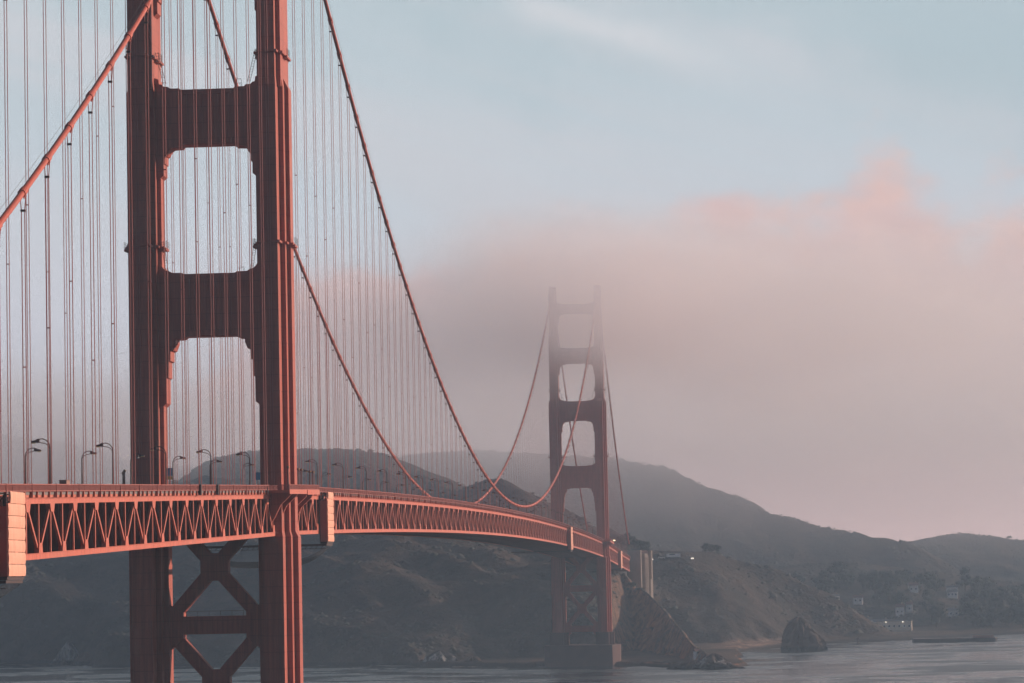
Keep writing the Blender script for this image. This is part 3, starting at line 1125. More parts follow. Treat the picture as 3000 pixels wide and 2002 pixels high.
def make_net(y0, y1, x0, x1, sag, label):
    m = MB()
    nx, ny = 24, 10
    vs = []
    zz = zr((y0 + y1) / 2) - 13.3
    for i in range(nx + 1):
        for j in range(ny + 1):
            fx, fy = i / nx, j / ny
            dz = -sag * (1 - (2 * fx - 1) ** 4) * (0.7 + 0.3 * math.sin(math.pi * fy))
            vs.append((x0 + (x1 - x0) * fx, y0 + (y1 - y0) * fy, zz + dz))
    m.v = vs
    for i in range(nx):
        for j in range(ny):
            a = i * (ny + 1) + j
            m.f.append((a, a + ny + 1, a + ny + 2, a + 1))
    o_ = m.build('safety_net', 'net', None, True)
    sm = o_.modifiers.new('thick', 'SOLIDIFY')
    sm.thickness = 0.05
    tag(o_, label, 'safety net', 'dark nets slung under the deck')


make_net(56, 66, -14.0, 15.3, 4.6, 'dark net sagging below the deck beside the near tower')
make_net(-252, -242, -14.0, 15.3, 4.2, 'dark net sagging below the deck at the picture edge')

# ------------------------------------------------------------------ headlands
rng = np.random.default_rng(5)
TAB = rng.random((256, 256))


def vnoise(x, y, sc_, ox=0.0):
    x = x / sc_ + ox * 17.3 + 100
    y = y / sc_ + ox * 9.1 + 100
    xi = np.floor(x).astype(int)
    yi = np.floor(y).astype(int)
    fx, fy = x - xi, y - yi
    fx = fx * fx * (3 - 2 * fx)
    fy = fy * fy * (3 - 2 * fy)
    g = lambda a, b: TAB[a % 256, b % 256]
    return (g(xi, yi) * (1 - fx) + g(xi + 1, yi) * fx) * (1 - fy) + (g(xi, yi + 1) * (1 - fx) + g(xi + 1, yi + 1) * fx) * fy - 0.5


def fbm(x, y, sc_, n=4, ox=0.0):
    r, a = 0, 1.0
    for k in range(n):
        r = r + a * vnoise(x, y, sc_ / 2 ** k, ox + k)
        a *= 0.5
    return r


def ridge(X, Y, pts, slope, curve=0.0):
    best = np.full(X.shape, -1e3)
    drop = np.zeros(X.shape)
    for (x0, y0, z0), (x1, y1, z1) in zip(pts[:-1], pts[1:]):
        dx, dy = x1 - x0, y1 - y0
        t = np.clip(((X - x0) * dx + (Y - y0) * dy) / (dx * dx + dy * dy), 0, 1)
        d = np.hypot(X - x0 - t * dx, Y - y0 - t * dy)
        dd = np.minimum(d, 0.36 * (slope if np.isscalar(slope) else 0.185) / curve) if curve else 0.0
        h = z0 + t * (z1 - z0) - slope * d + curve * dd * (2 * d - dd)
        drop = np.where(h > best, z0 + t * (z1 - z0) - h, drop)
        best = np.maximum(best, h)
    return best, drop


R1 = [(-4, 1640, 57), (13, 1612, 56), (20, 1598, 48), (33, 1560, 37.5), (42.5, 1480, 31), (55.6, 1360, 21.5), (64.5, 1280, 15), (73, 1225, 11), (83, 1188, 7)]
R2 = [(-900, 2700, 110), (-474, 2500, 140), (-418, 2450, 161), (-390, 2400, 174), (-369, 2380, 177), (-328, 2350, 176), (-288, 2300, 173.5), (-264, 2260, 170), (-238, 2220, 167),
      (-225, 2200, 162), (-208, 2170, 153), (-192, 2140, 143.5), (-175, 2110, 133.5), (-154, 2070, 126), (-128, 2020, 119), (-50, 1900, 87.6), (8, 1800, 72),
      (46, 1800, 70), (68, 1840, 70), (84, 1890, 58), (94, 1912, 46), (102, 1930, 33), (108, 1942, 19)]
R3 = [(-420, 2950, 188), (-282, 2900, 190), (-205, 2900, 192.7), (-165, 2880, 189.5), (-59, 2850, 180), (-18.6, 2830, 171), (-2, 2820, 168.6), (35, 2800, 149.7), (63, 2780, 135),
      (99, 2760, 117.5), (131, 2740, 109.7), (162, 2720, 98.5), (201, 2700, 91), (236, 2690, 84), (255, 2680, 78.6)]
R4 = [(244, 3100, 72), (272, 3080, 80), (289, 3060, 87.4), (319, 3040, 91.2), (338, 3040, 90), (394, 3030, 82), (470, 3030, 77), (700, 3000, 72)]
R5 = [(-1500, 3300, 270), (-937, 3200, 253), (-812, 3200, 238), (-753, 3200, 228), (-687, 3200, 210), (-646, 3200, 199), (-604, 3200, 192), (-594, 3200, 196), (-583, 3200, 183), (-546, 3200, 184), (-480, 3200, 188)]
RM = [(140, 2400, 60), (188, 2400, 60), (251, 2400, 52), (298, 2420, 42), (345, 2440, 38), (600, 2500, 36)]
SHORE = [(-3000, 2700), (-900, 1900), (-435, 1630), (-381, 1592), (-345, 1500), (-331, 1455), (-307, 1440), (-240, 1428), (-189, 1412), (-130, 1375), (-101, 1338), (-42, 1288), (-10, 1275),
         (30, 1262), (50, 1215), (62, 1200), (78, 1178), (90, 1174), (98, 1186), (96, 1230), (94, 1300), (93, 1400), (91, 1500), (90, 1556), (118, 1640), (150, 1730), (173, 1769),
         (215, 1790), (232, 1830), (262, 1870), (287, 1908), (330, 1960), (600, 2300), (1300, 2700), (1300, 4600), (-3000, 4600)]


def shore_dist(X, Y):
    d = np.full(X.shape, 1e9)
    ins = np.zeros(X.shape, bool)
    n = len(SHORE)
    for i in range(n):
        x0, y0 = SHORE[i]
        x1, y1 = SHORE[(i + 1) % n]
        dx, dy = x1 - x0, y1 - y0
        t = np.clip(((X - x0) * dx + (Y - y0) * dy) / (dx * dx + dy * dy), 0, 1)
        d = np.minimum(d, np.hypot(X - x0 - t * dx, Y - y0 - t * dy))
        c = ((y0 > Y) != (y1 > Y)) & (X < (x1 - x0) * (Y - y0) / (y1 - y0 + 1e-12) + x0)
        ins ^= c
    return np.where(ins, d, -d)


def height(X, Y):
    X = np.asarray(X, float)
    Y = np.asarray(Y, float)
    wob = fbm(X, Y, 40, 3, 3.0)
    sdv = shore_dist(X, Y) + wob * 9
    spur = fbm(X * 0.8 + Y * 0.35, Y * 0.35, 110, 4, 1.0)
    fine = fbm(X, Y, 34, 4, 5.0)
    gully = -np.abs(fbm(X * 0.9 + Y * 0.5, Y * 0.4 - X * 0.2, 70, 4, 15.0)) * 1.6 + 0.3
    r1, d1 = ridge(X, Y, R1, 1.25)
    rough = 1 - 2 * np.abs(fbm(X * 0.9 - Y * 0.25, Y * 0.75, 46, 5, 8.0))
    crag = 1 - 2 * np.abs(fbm(X + Y * 0.2, Y * 0.6, 11, 4, 12.0))
    r1 = r1 + (rough - 1.0) * 22.0 * np.clip(d1 / 14, 0.1, 1) + (crag - 1.0) * 6.0 * np.clip(d1 / 8, 0.15, 1)
    side = np.clip(((X + 50) * 0.82 + (Y - 1900) * 0.57) / 60, 0, 1)
    rs = [ridge(X, Y, R2[:16], 0.185 + 0.24 * side + 0.22 * np.clip((X - 5) / 45, 0, 1) * np.clip((1800 - Y) / 100, 0, 1)), ridge(X, Y, R2[15:], 0.50), ridge(X, Y, R3, 0.62, 0.0005), ridge(X, Y, R4, 0.24), ridge(X, Y, R5, 0.25), ridge(X, Y, RM, 0.17)]
    cap = 118 + 62 * np.clip((X + 450) / 50, 0, 1)
    rs[0] = (np.minimum(rs[0][0], cap), rs[0][1])
    land = np.full(X.shape, -1e3)
    for (r, d), am in zip(rs, (0.8, 0.6, 0.45, 0.35, 0.5, 0.45)):
        k = np.clip(d / 45, 0.0, 1)
        land = np.maximum(land, r + am * (spur * 46 * k + gully * 16 * k) + fine * (1.0 + 6 * k))
    land = np.maximum(land, r1)
    flat = 2.6 + np.clip(sdv, 0, 400) * 0.012 + fine * 1.2
    land = np.maximum(land, flat)
    east = np.clip((X + 50) / 50, 0, 1) * np.clip((Y - 1520) / 80, 0, 1)
    beach = 0.15 + np.minimum(sdv, 28) * 0.13 + np.maximum(sdv - 28, 0) * 0.75
    prof = np.where(sdv > 0, (0.15 + sdv * 1.5) * (1 - east) + beach * east, np.maximum(-5, sdv * 0.6))
    return np.minimum(land, prof)


gx = np.concatenate([np.arange(-1300, -600, 9.0), np.arange(-600, -45, 4.5), np.arange(-45, 110, 1.5), np.arange(110, 760, 4.5)])
gy = np.concatenate([np.arange(1150, 1640, 1.8), np.arange(1640, 2500, 4.0), np.arange(2500, 3600, 8.0)])
GX, GY = np.meshgrid(gx, gy)
GZ = height(GX, GY)
nx, ny = len(gx), len(gy)
me = bpy.data.meshes.new('hills')
me.vertices.add(nx * ny)
me.vertices.foreach_set('co', np.stack([GX, GY, GZ], -1).ravel())
a = (np.arange(ny - 1)[:, None] * nx + np.arange(nx - 1)[None, :]).ravel()
quads = np.stack([a, a + 1, a + nx + 1, a + nx], -1)
keep = (GZ.ravel()[quads] > -4.5).any(1)
quads = quads[keep]
me.loops.add(quads.size)
me.loops.foreach_set('vertex_index', quads.ravel())
me.polygons.add(len(quads))
me.polygons.foreach_set('loop_start', np.arange(len(quads)) * 4)
me.polygons.foreach_set('loop_total', np.full(len(quads), 4))
me.polygons.foreach_set('use_smooth', np.ones(len(quads), bool))
me.update()
me.validate()
me.materials.append(M['hill'])
hills = bpy.data.objects.new('hills', me)
COL.objects.link(hills)
tag(hills, kind='structure')


def ground(x, y):
    return float(height(np.array([x]), np.array([y]))[0])


# low scrub over the slopes, one mass
sb = np.random.default_rng(21)
NB = 60000
bx_ = sb.uniform(-620, 420, NB)
by_ = sb.uniform(1260, 3050, NB)
bh_ = height(bx_, by_)
thick = fbm(bx_, by_, 60, 4, 31.0) + 0.5 * fbm(bx_, by_, 180, 3, 37.0)
ok_ = (bh_ > 5) & (thick + sb.uniform(-0.25, 0.25, NB) > 0.02) & ~((bx_ > 8) & (by_ < 1600) & (bx_ > 80 - (by_ - 1190) * 0.2))
bx_, by_, bh_ = bx_[ok_], by_[ok_], bh_[ok_]
nb_ = len(bx_)
br_ = sb.uniform(0.9, 2.6, nb_) * np.where(sb.random(nb_) < 0.08, 1.7, 1.0)
dirs = np.array([(1, 0, 0.15), (0.31, 0.95, 0.1), (-0.81, 0.59, 0.2), (-0.81, -0.59, 0.1), (0.31, -0.95, 0.15), (0.5, 0.3, 0.75), (-0.45, 0.25, 0.8), (0.0, -0.5, 0.7)])
bv_ = dirs[None] * sb.uniform(0.75, 1.25, (nb_, 8, 1)) * br_[:, None, None]
bv_[..., 2] *= 0.8
bv_ += np.stack([bx_, by_, bh_ - 0.1], -1)[:, None, :]
bf = [(0, 1, 5), (1, 2, 6), (1, 6, 5), (2, 3, 6), (3, 4, 7), (3, 7, 6), (4, 0, 5), (4, 5, 7), (5, 6, 7)]
bf_ = (np.array(bf)[None] + (np.arange(nb_) * 8)[:, None, None]).reshape(-1, 3)
me = bpy.data.meshes.new('scrub')
me.vertices.add(nb_ * 8)
me.vertices.foreach_set('co', bv_.ravel())
me.loops.add(bf_.size)
me.loops.foreach_set('vertex_index', bf_.ravel())
me.polygons.add(len(bf_))
me.polygons.foreach_set('loop_start', np.arange(len(bf_)) * 3)
me.polygons.foreach_set('loop_total', np.full(len(bf_), 3))
me.update()
me.materials.append(M['scrub'])
scrub = bpy.data.objects.new('scrub', me)
COL.objects.link(scrub)
tag(scrub, kind='stuff')

wm = MB()
wm.v = [(-9000, -2000, 0), (9000, -2000, 0), (9000, 16000, 0), (-9000, 16000, 0)]
wm.f = [(0, 1, 2, 3)]
tag(wm.build('water', 'water'), kind='structure')

# surf along the foot of the bluff
sm_ = MB()
for (x0, y0), (x1, y1) in zip(SHORE[2:14], SHORE[3:15]):
    L = math.hypot(x1 - x0, y1 - y0)
    k = 0.0
    while k < L - 4:
        ln = rnd.uniform(6, 22)
        if rnd.random() < 0.5:
            f0, f1 = k / L, min(1, (k + ln) / L)
            nxn, nyn = (y1 - y0) / L, -(x1 - x0) / L
            off = rnd.uniform(3, 7)
            wdt = rnd.uniform(0.8, 2.0)
            b0 = len(sm_.v)
            m = 6
            for i in range(m + 1):
                f = f0 + (f1 - f0) * i / m
                jx = rnd.uniform(-0.8, 0.8)
                q = math.sin(math.pi * i / m)
                for e in (0, 1):
                    o_ = off + jx + e * wdt * (0.15 + q)
                    sm_.v.append((x0 + (x1 - x0) * f + nxn * o_, y0 + (y1 - y0) * f + nyn * o_, 0.05 + 0.02 * e))
            for i in range(m):
                sm_.f.append((b0 + 2 * i, b0 + 2 * i + 1, b0 + 2 * i + 3, b0 + 2 * i + 2))
        k += ln
tag(sm_.build('surf', 'foam'), kind='stuff')


# ------------------------------------------------------------------ rocks in the water
def make_rock(name, loc, rx, ry, h, mat, label, seed, jag=0.35, peak=1.0):
    n, m = 64, 30
    r_ = np.random.default_rng(seed)
    off = r_.random(3) * 50
    rings = []
    for j in range(m + 1):
        f = j / m
        ring = []
        for i in range(n):
            a_ = 2 * math.pi * i / n
            prof = (1 - f ** (1.6 * peak)) ** 0.75 if f < 1 else 0.0
            cx_, cy_ = math.cos(a_) * 2.2 + off[0], math.sin(a_) * 2.2 + f * 2 + off[1]
            nn = float(fbm(np.array([cx_]), np.array([cy_]), 1.1, 4, off[2])[0])
            n5 = abs(float(fbm(np.array([cx_ * 2.4 + 7]), np.array([cy_ * 1.6]), 1.0, 3, off[0])[0]))
            k = max(0.02, prof * (1 + nn * jag * 2 - n5 * 0.35))
            ring.append((rx * k * math.cos(a_) + rx * 0.12 * nn, ry * k * math.sin(a_), -2.0 + (h + 2) * f + nn * h * 0.12 * (1 if 0 < f < 1 else 0)))
        rings.append(ring)
    o_ = MB().loft(rings).build(name, mat, None, False)
    o_.location = loc
    tag(o_, label, 'rock')
    return o_


make_rock('sea_stack', (131, 1556, 0), 14.5, 12, 22.5, 'rock', 'dark domed sea stack standing alone in the water', 3, 0.36, 1.7)
make_rock('islet_rock', (80, 1176, 0), 12, 9, 8.8, 'rockg', 'low dark rock streaked white at the tip of the point', 11, 0.35, 1.3)
make_rock('islet_rock', (66, 1180, 0), 13, 7, 5.2, 'rock', 'long black rock at the foot of the cliff beside the white streaked one', 17, 0.3, 1.4)
make_rock('reef_rock', (95.5, 1170, 0), 4.6, 1.6, 1.0, 'rock', 'small flat black rock awash off the point', 23, 0.3)
make_rock('shore_rock', (-371, 1550, 0), 9, 8, 15, 'rockw', 'whitened rock at the water under the bluff, seen outside the near tower legs', 29, 0.4, 1.1)
make_rock('shore_rock', (-352, 1522, 0), 9, 7, 9, 'rock', 'dark rock beside the whitened rock at the bluff foot', 31, 0.4, 1.1)
make_rock('shore_rock', (-93, 1352, 0), 12, 8, 9, 'rockg', 'pale patched rock under the bluff between the two towers', 37, 0.4, 1.1)
make_rock('shore_rock', (-70, 1325, 0), 8, 7, 6, 'rock', 'low dark rock under the bluff just before the far tower', 41, 0.4, 1.1)


# ------------------------------------------------------------------ trees
def make_tree(leaf, h, r, seed, conic=0.0):
    q = random.Random(seed)
    t = empty('tree', (0, 0, 0))
    tr = MB()
    tr.tube([(0, 0, -1.0), (0.1, 0, h * 0.25), (0.0, 0.1, h * 0.55), (0.1, 0, h * 0.8)], [h * 0.035, h * 0.026, h * 0.018, h * 0.006], 7)
    for k in range(6):
        an = q.uniform(0, 6.28)
        z0 = h * q.uniform(0.25, 0.6)
        tr.tube([(0, 0, z0), (math.cos(an) * r * 0.35, math.sin(an) * r * 0.35, z0 + h * 0.12), (math.cos(an) * r * 0.75, math.sin(an) * r * 0.75, z0 + h * 0.2)], [h * 0.014, h * 0.009, h * 0.003], 5)
    tr.build('trunk', 'bark', t)
    lobes = []
    for k in range(9):
        an = q.uniform(0, 6.28)
        f = q.uniform(0, 1)
        rr = r * q.uniform(0.1, 0.62) * (1 - conic * f)
        lobes.append((Vector((math.cos(an) * rr, math.sin(an) * rr, h * (0.34 + 0.5 * f))), r * q.uniform(0.32, 0.55) * (1 - conic * f * 0.7)))
    lobes.append((Vector((0, 0, h * 0.82)), r * 0.42 * (1 - conic * 0.5)))
    c = MB()
    for p, rad in lobes:
        for k in range(85):
            d = Vector((q.gauss(0, 1), q.gauss(0, 1), q.gauss(0, 1))).normalized()
            s_ = rad * q.uniform(0.55, 1.08)
            o_ = p + Vector((d.x * s_, d.y * s_, d.z * s_ * 0.8))
            e = r * q.uniform(0.07, 0.15)
            u = Vector((q.gauss(0, 1), q.gauss(0, 1), q.gauss(0, 1))).normalized()
            v_ = u.cross(d).normalized()
            u = v_.cross(d)
            u = (u + d * q.uniform(-0.6, 0.6)).normalized()
            b = len(c.v)
            c.v += [tuple(o_ + u * e), tuple(o_ + v_ * e * 0.7), tuple(o_ - u * e), tuple(o_ - v_ * e * 0.7)]
            c.f.append((b, b + 1, b + 2, b + 3))
    c.build('crown', leaf, t)
    return t


PROTO = [make_tree('leafa', 15, 7.5, 1), make_tree('leafb', 12, 6.5, 2), make_tree('leafa', 17, 6.0, 3, 0.6), make_tree('leafb', 9, 5.5, 4)]
used_p = set()


def tree(kind, x, y, sc_, label, group, sink=0.4):
    z = ground(x, y) - sink
    if kind not in used_p:
        used_p.add(kind)
        t = PROTO[kind]
        t.location = (x, y, z)
        t.rotation_euler = (0, 0, rnd.uniform(0, 6.28))
        t.scale = (sc_, sc_, sc_)
    else:
        t = dup(PROTO[kind], (x, y, z), rnd.uniform(0, 6.28), (sc_, sc_, sc_))
    tag(t, label, 'tree', group)
    return t


look = ['broad dark', 'rounded olive', 'tall narrow dark', 'low olive']
# harbour grove, from the rock stack to the picture edge
grove = []
for k in range(95):
    f = k / 94
    x = 120 + 225 * f + rnd.uniform(-6, 6)
    y = 2030 + rnd.uniform(0, 230) + 50 * f
    grove.append((x, y))
for k in range(24):
    grove.append((rnd.uniform(225, 345), rnd.uniform(2010, 2060)))
HOUSES = [(210, 1985, 22), (189, 2085, 9), (203, 2088, 11), (219, 2098, 6), (227, 2100, 5), (153, 2190, 8), (166, 2195, 7), (186, 2170, 6), (235, 2200, 6), (270, 2230, 7), (268, 2190, 7), (263, 2095, 7), (178, 1950, 6)]


def clear(x, y):
    for hx, hy, hw in HOUSES:
        sx_ = (x - CAM.x) / (y - CAM.y) * (hy - CAM.y) + CAM.x
        if abs(sx_ - hx) < hw + 3 and y < hy + 10:
            return False
    return True


grove = [g_ for g_ in grove if clear(*g_)]
grove.sort()
for k, (x, y) in enumerate(grove):
    kd = rnd.choice([0, 0, 1, 2, 0, 3])
    tree(kd, x, y, rnd.uniform(0.85, 1.6), '%s tree in the harbour grove, %s counted from the sea stack' % (look[kd], nth(k + 1)), 'trees of the harbour grove')
for k, (x, y, kd, s_) in enumerate([(5, 1790, 0, 0.75), (10, 1795, 2, 0.6), (14.5, 1792, 0, 0.65), (19, 1796, 1, 0.6), (1, 1786, 1, 0.7)]):
    tree(kd, x, y, s_, '%s hilltop tree behind the concrete pylon, %s counted outward from the deck' % (look[kd], nth(k + 1)), 'trees on the hilltop behind the pylon')
for k, (x, y, kd, s_) in enumerate([(63, 1838, 0, 0.6), (67, 1842, 1, 0.6), (71, 1846, 0, 0.55)]):
    tree(kd, x, y, s_, '%s tree at the far end of the hilltop car park, %s along' % (look[kd], nth(k + 1)), 'trees at the end of the car park')
for k, (x, y, kd, s_) in enumerate([(23.5, 1612, 2, 0.6), (25.0, 1606, 0, 0.5), (22, 1600, 1, 0.45), (17, 1603, 3, 0.5)]):
    tree(kd, x, y, s_, '%s tree against the concrete pylon foot, %s counted downhill' % (look[kd], nth(k + 1)), 'trees at the pylon foot')


# ------------------------------------------------------------------ buildings ashore
def house(x, y, w_, d_, h_, rh, rz, wall, roof, label, nwin=3, name='house', sink=1.0):
    z = ground(x, y)
    b = empty(name, (x, y, z), rz)
    tag(b, label, 'building')
    MB().box(-w_ / 2, w_ / 2, -d_ / 2, d_ / 2, -sink - 2, h_).build('wall', wall, b)
    e = 0.4
    if rh > 0.6:
        rf = MB().prism([(-d_ / 2 - e, h_ + 0.01), (d_ / 2 + e, h_ + 0.01), (0, h_ + rh)], -w_ / 2 - e, w_ / 2 + e, 'x')
    else:
        rf = MB().box(-w_ / 2 - e, w_ / 2 + e, -d_ / 2 - e, d_ / 2 + e, h_ + 0.01, h_ + 0.5)
    r = rf.build('roof', roof, b)
    if rh > 0.6:
        MB().box(w_ * 0.2, w_ * 0.2 + 0.9, -0.45, 0.45, h_ + rh * 0.5, h_ + rh + 1.0).build('chimney', 'concrete', r)
    for k in range(nwin):
        cx_ = -w_ / 2 + w_ * (k + 0.5) / nwin
        wf = MB().box(cx_ - 0.75, cx_ + 0.75, -d_ / 2 - 0.08, -d_ / 2 - 0.003, h_ * 0.38, h_ * 0.38 + 1.6).build('window', 'white', b)
        MB().box(cx_ - 0.6, cx_ + 0.6, -d_ / 2 - 0.1, -d_ / 2 - 0.083, h_ * 0.38 + 0.15, h_ * 0.38 + 1.45).build('pane', 'glass', wf)
    return b


big = house(210, 1985, 28, 11, 7.6, 0.5, R(-4), 'cream', 'greyroof', 'big pale flat roofed harbour building with two bright lamps', 7, 'harbour_building')
MB().box(-17.5, -14.02, -4.5, 4.5, -3, 6.6).build('wing', 'cream', big)
MB().box(-10.5, -7.2, -5.62, -5.503, 0, 3.6).build('door', 'dark', big)
for xx in (-6.5, 7.0):
    k = MB().box(xx - 0.25, xx + 0.25, -6.1, -5.51, 7.0, 7.3).build('floodlight', 'dark', big)
    MB().tube([(xx, -6.12, 7.1), (xx, -6.25, 7.1), (xx, -6.4, 7.05)], [0.32, 0.38, 0.2], 8).build('lens', 'lit', k)
house(189, 2085, 12, 9, 6.0, 3.2, R(8), 'white', 'greyroof', 'white gabled house at the end of the long pale row', 3)
house(203, 2088, 17, 8, 4.4, 2.4, R(2), 'white', 'greyroof', 'long low pale house in the row above the harbour building', 5)
house(219, 2098, 7, 8, 7.0, 3.0, R(-6), 'white', 'roof', 'tall narrow pale house above the harbour building roof', 2)
house(227, 2100, 5, 7, 6.4, 2.6, R(-3), 'white', 'roof', 'narrowest pale house, standing beside the tall narrow one', 1)
house(153, 2190, 10, 8, 5.0, 2.4, R(5), 'white', 'greyroof', 'pale hillside house high above the sea stack', 3)
house(166, 2195, 9, 8, 4.6, 2.2, R(0), 'white', 'greyroof', 'pale hillside house beside the one above the sea stack', 3)
house(186, 2170, 8, 8, 5.0, 2.6, R(-5), 'white', 'roof', 'lone pale house among trees over the long row', 2)
house(235, 2200, 8, 8, 6.0, 2.6, R(0), 'white', 'roof', 'pale house with red roof high among the grove trees', 2)
house(270, 2230, 10, 8, 5.0, 2.4, R(0), 'white', 'greyroof', 'dim upper house of the pair near the picture edge', 3)
house(268, 2190, 9, 8, 4.5, 2.2, R(-4), 'white', 'greyroof', 'dim lower house of the pair near the picture edge', 3)
house(263, 2095, 9, 8, 5.0, 2.6, R(4), 'white', 'greyroof', 'pale gabled house behind the harbour road near the pier', 2)
sh = house(178, 1950, 5.5, 3.2, 3.0, 4.2, R(60), 'white', 'roof', 'small shed with a steep sunlit end wall by the harbour shore', 1, 'boat_shed')
house(69, 1236, 3.2, 3.0, 2.6, 1.4, R(30), 'white', 'roof', 'tiny white beacon house on the cliff tip', 1, 'beacon_house', 2.0)

# the breakwater pier
z = 0
pr = empty('breakwater', (250, 1712, 0))
tag(pr, 'long low dark breakwater jutting into the harbour', 'pier')
pm2 = MB()
pm2.prism([(-36, -2), (-30, -3.2), (22, -7), (24, 3), (-10, 16), (-36, 34)], -3, 2.3, 'z')
pm2.build('wall', 'rock', pr)
pm3 = MB()
pm3.prism([(-36, -1.6), (-30, -2.8), (21.6, -6.6), (23.6, 2.6), (-10, 15.5), (-36, 33)], 2.31, 2.8, 'z')
pm3.build('deck', 'dark', pr)
MB().box(6, 21, -4.4, 0.5, 2.805, 4.6).build('parapet', 'cabinet', pr)
mk = empty('channel_marker', (173, 1690, 0))
tag(mk, 'small dark channel marker post standing in the bay', 'marker')
MB().tube([(0, 0, -2), (0, 0, 3.6)], 0.45, 8).build('post', 'dark', mk)
MB().prism([(-0.9, 3.2), (0.9, 3.2), (0.9, 4.6), (-0.9, 4.6)], -0.15, 0.15, 'y').build('board', 'dark', mk)

# ------------------------------------------------------------------ hilltop car park
def make_car(label, x, y, rz, L, W_, H, mat, lit):
    z_ = ground(x, y) + 0.05
    c = empty('parked_car' if L < 7 else 'parked_bus', (x, y, z_), rz)
    tag(c, label, 'car' if L < 7 else 'bus')
    b = MB()
    if L < 7:
        b.prism([(-L / 2, 0.35), (L / 2, 0.35), (L / 2, 0.9), (L / 2 - 0.2, 1.0), (L * 0.22, 1.05), (L * 0.08, H), (-L * 0.32, H), (-L * 0.45, 1.05), (-L / 2, 0.95)], -W_ / 2, W_ / 2, 'y')
    else:
        b.prism([(-L / 2, 0.4), (L / 2, 0.4), (L / 2 + 0.1, 1.2), (L / 2 - 0.1, H - 0.2), (L / 2 - 0.3, H), (-L / 2 + 0.2, H), (-L / 2, H - 0.2)], -W_ / 2, W_ / 2, 'y')
    b.build('body', mat, c)
    g = MB()
    g.box(-L * 0.3, L * 0.1, -W_ / 2 - 0.01, W_ / 2 + 0.01, H * 0.66, H * 0.92)
    g.build('window', 'glass', c)
    for i in (-1, 1):
        for j in (-1, 1):
            MB().tube([(i * L * 0.31, j * (W_ / 2 - 0.12), 0.34), (i * L * 0.31, j * (W_ / 2 + 0.06), 0.34)], 0.34, 12).build('wheel', 'dark', c)
        if lit:
            MB().tube([(L / 2 - 0.02, i * (W_ / 2 - 0.35), 0.75), (L / 2 + 0.06, i * (W_ / 2 - 0.35), 0.75), (L / 2 + 0.14, i * (W_ / 2 - 0.35), 0.75)], [0.34, 0.38, 0.2], 10).build('headlight', 'lit', c)
    return c


make_car('white car with both headlights shining, at the edge of the hilltop car park', 23.0, 1786, R(-88), 4.6, 2.6, 1.9, 'white', True)
make_car('pale bus parked on the hilltop beyond the pylon', 39.5, 1790, R(5), 10.5, 2.5, 3.1, 'white', False)
make_car('white van between the shining headlights and the bus', 30.5, 1788, R(10), 5.2, 2.0, 2.1, 'white', False)
make_car('white car with headlights lit at the tree end of the car park', 53.5, 1790, R(-85), 4.5, 1.9, 1.6, 'white', True)

# ------------------------------------------------------------------ concrete pylon at the deck end
py_ = empty('concrete_pylon', (20.5, 1632, 38), R(-38))
tag(py_, 'tall pale concrete pylon rising by the far end of the bridge', 'pylon')
q = MB()
q.box(-6.5, 6.6, -1.9, 1.9, -14, 28.5)
q.box(-6.0, 6.2, -1.5, 1.5, 28.5, 30.0)
q.build('shaft', 'concrete', py_)
for yy, h_, d_, x1_ in ((-5.6, 32.5, 0.55, 6.3), (6.0, 32.0, 0.7, 6.3), (4.6, 12.0, 0.6, 6.5)):
    MB().box(-6.8, x1_, yy - d_, yy + d_, -14, h_).build('buttress', 'concrete', py_)
q = MB()
for k in range(4):
    q.box(6.62, 6.75, -1.55 + k * 0.88, -1.15 + k * 0.88, -10, 27.5)
q.build('fluting', 'concrete', py_)
MB().box(-5.5, 3.5, -5.0, 5.3, -14, 32.2).build('core', 'pierc', py_)  # darker concrete stands in for the shade in the gaps between the strips

# lit floodlight on the far tower's balcony
fl = empty('floodlight', (20.2, SPAN - 14, zr(SPAN) - 1.1))
tag(fl, 'yellow glowing lamp at the balcony of the distant tower', 'lamp')
MB().tube([(0, 0, 0), (0, 0, 0.7)], 0.12, 6).build('post', 'dark', fl)
MB().tube([(0.3, -1.0, 0.4), (0.4, -0.6, 0.5), (1.3, 0.6, 0.5)], [0.3, 0.45, 0.2], 10).build('lens', 'litwarm', fl)

# ------------------------------------------------------------------ gull gliding before the near tower
bm = bmesh.new()
sk = bm.verts.layers.skin.verify()
def bv(p, r_):
    v_ = bm.verts.new(p)
    v_[sk].radius = (r_, r_)
    return v_
body = bv((0, 0, 0), 0.085)
neck = bv((-0.17, 0, 0.02), 0.06)
head = bv((-0.26, 0, 0.04), 0.05)
beak = bv((-0.36, 0, 0.02), 0.012)
rump = bv((0.18, 0, 0.0), 0.055)
tail = bv((0.34, 0, 0.01), 0.03)
w1 = bv((-0.04, -0.30, 0.20), 0.045)
w2 = bv((0.02, -0.52, 0.40), 0.03)
w3 = bv((0.12, -0.68, 0.62), 0.01)
w4 = bv((-0.04, 0.30, 0.16), 0.045)
w5 = bv((0.02, 0.55, 0.26), 0.03)
w6 = bv((0.12, 0.80, 0.28), 0.01)
body[sk].use_root = True
for e in ((beak, head), (head, neck), (neck, body), (body, rump), (rump, tail), (body, w1), (w1, w2), (w2, w3), (body, w4), (w4, w5), (w5, w6)):
    bm.edges.new(e)
me = bpy.data.meshes.new('gull')
bm.to_mesh(me)
bm.free()
me.materials.append(M['gull'])
gull = bpy.data.objects.new('gull', me)
gull.location = (3.7, -100, 77.2)
gull.rotation_euler = (0, R(-12), R(15))
gull.scale = (0.95, 0.95, 0.95)
COL.objects.link(gull)
md = gull.modifiers.new('skin', 'SKIN')
md = gull.modifiers.new('sub', 'SUBSURF')
md.levels = md.render_levels = 1
tag(gull, 'small pale gull in flight in front of the shaded tower leg', 'bird')


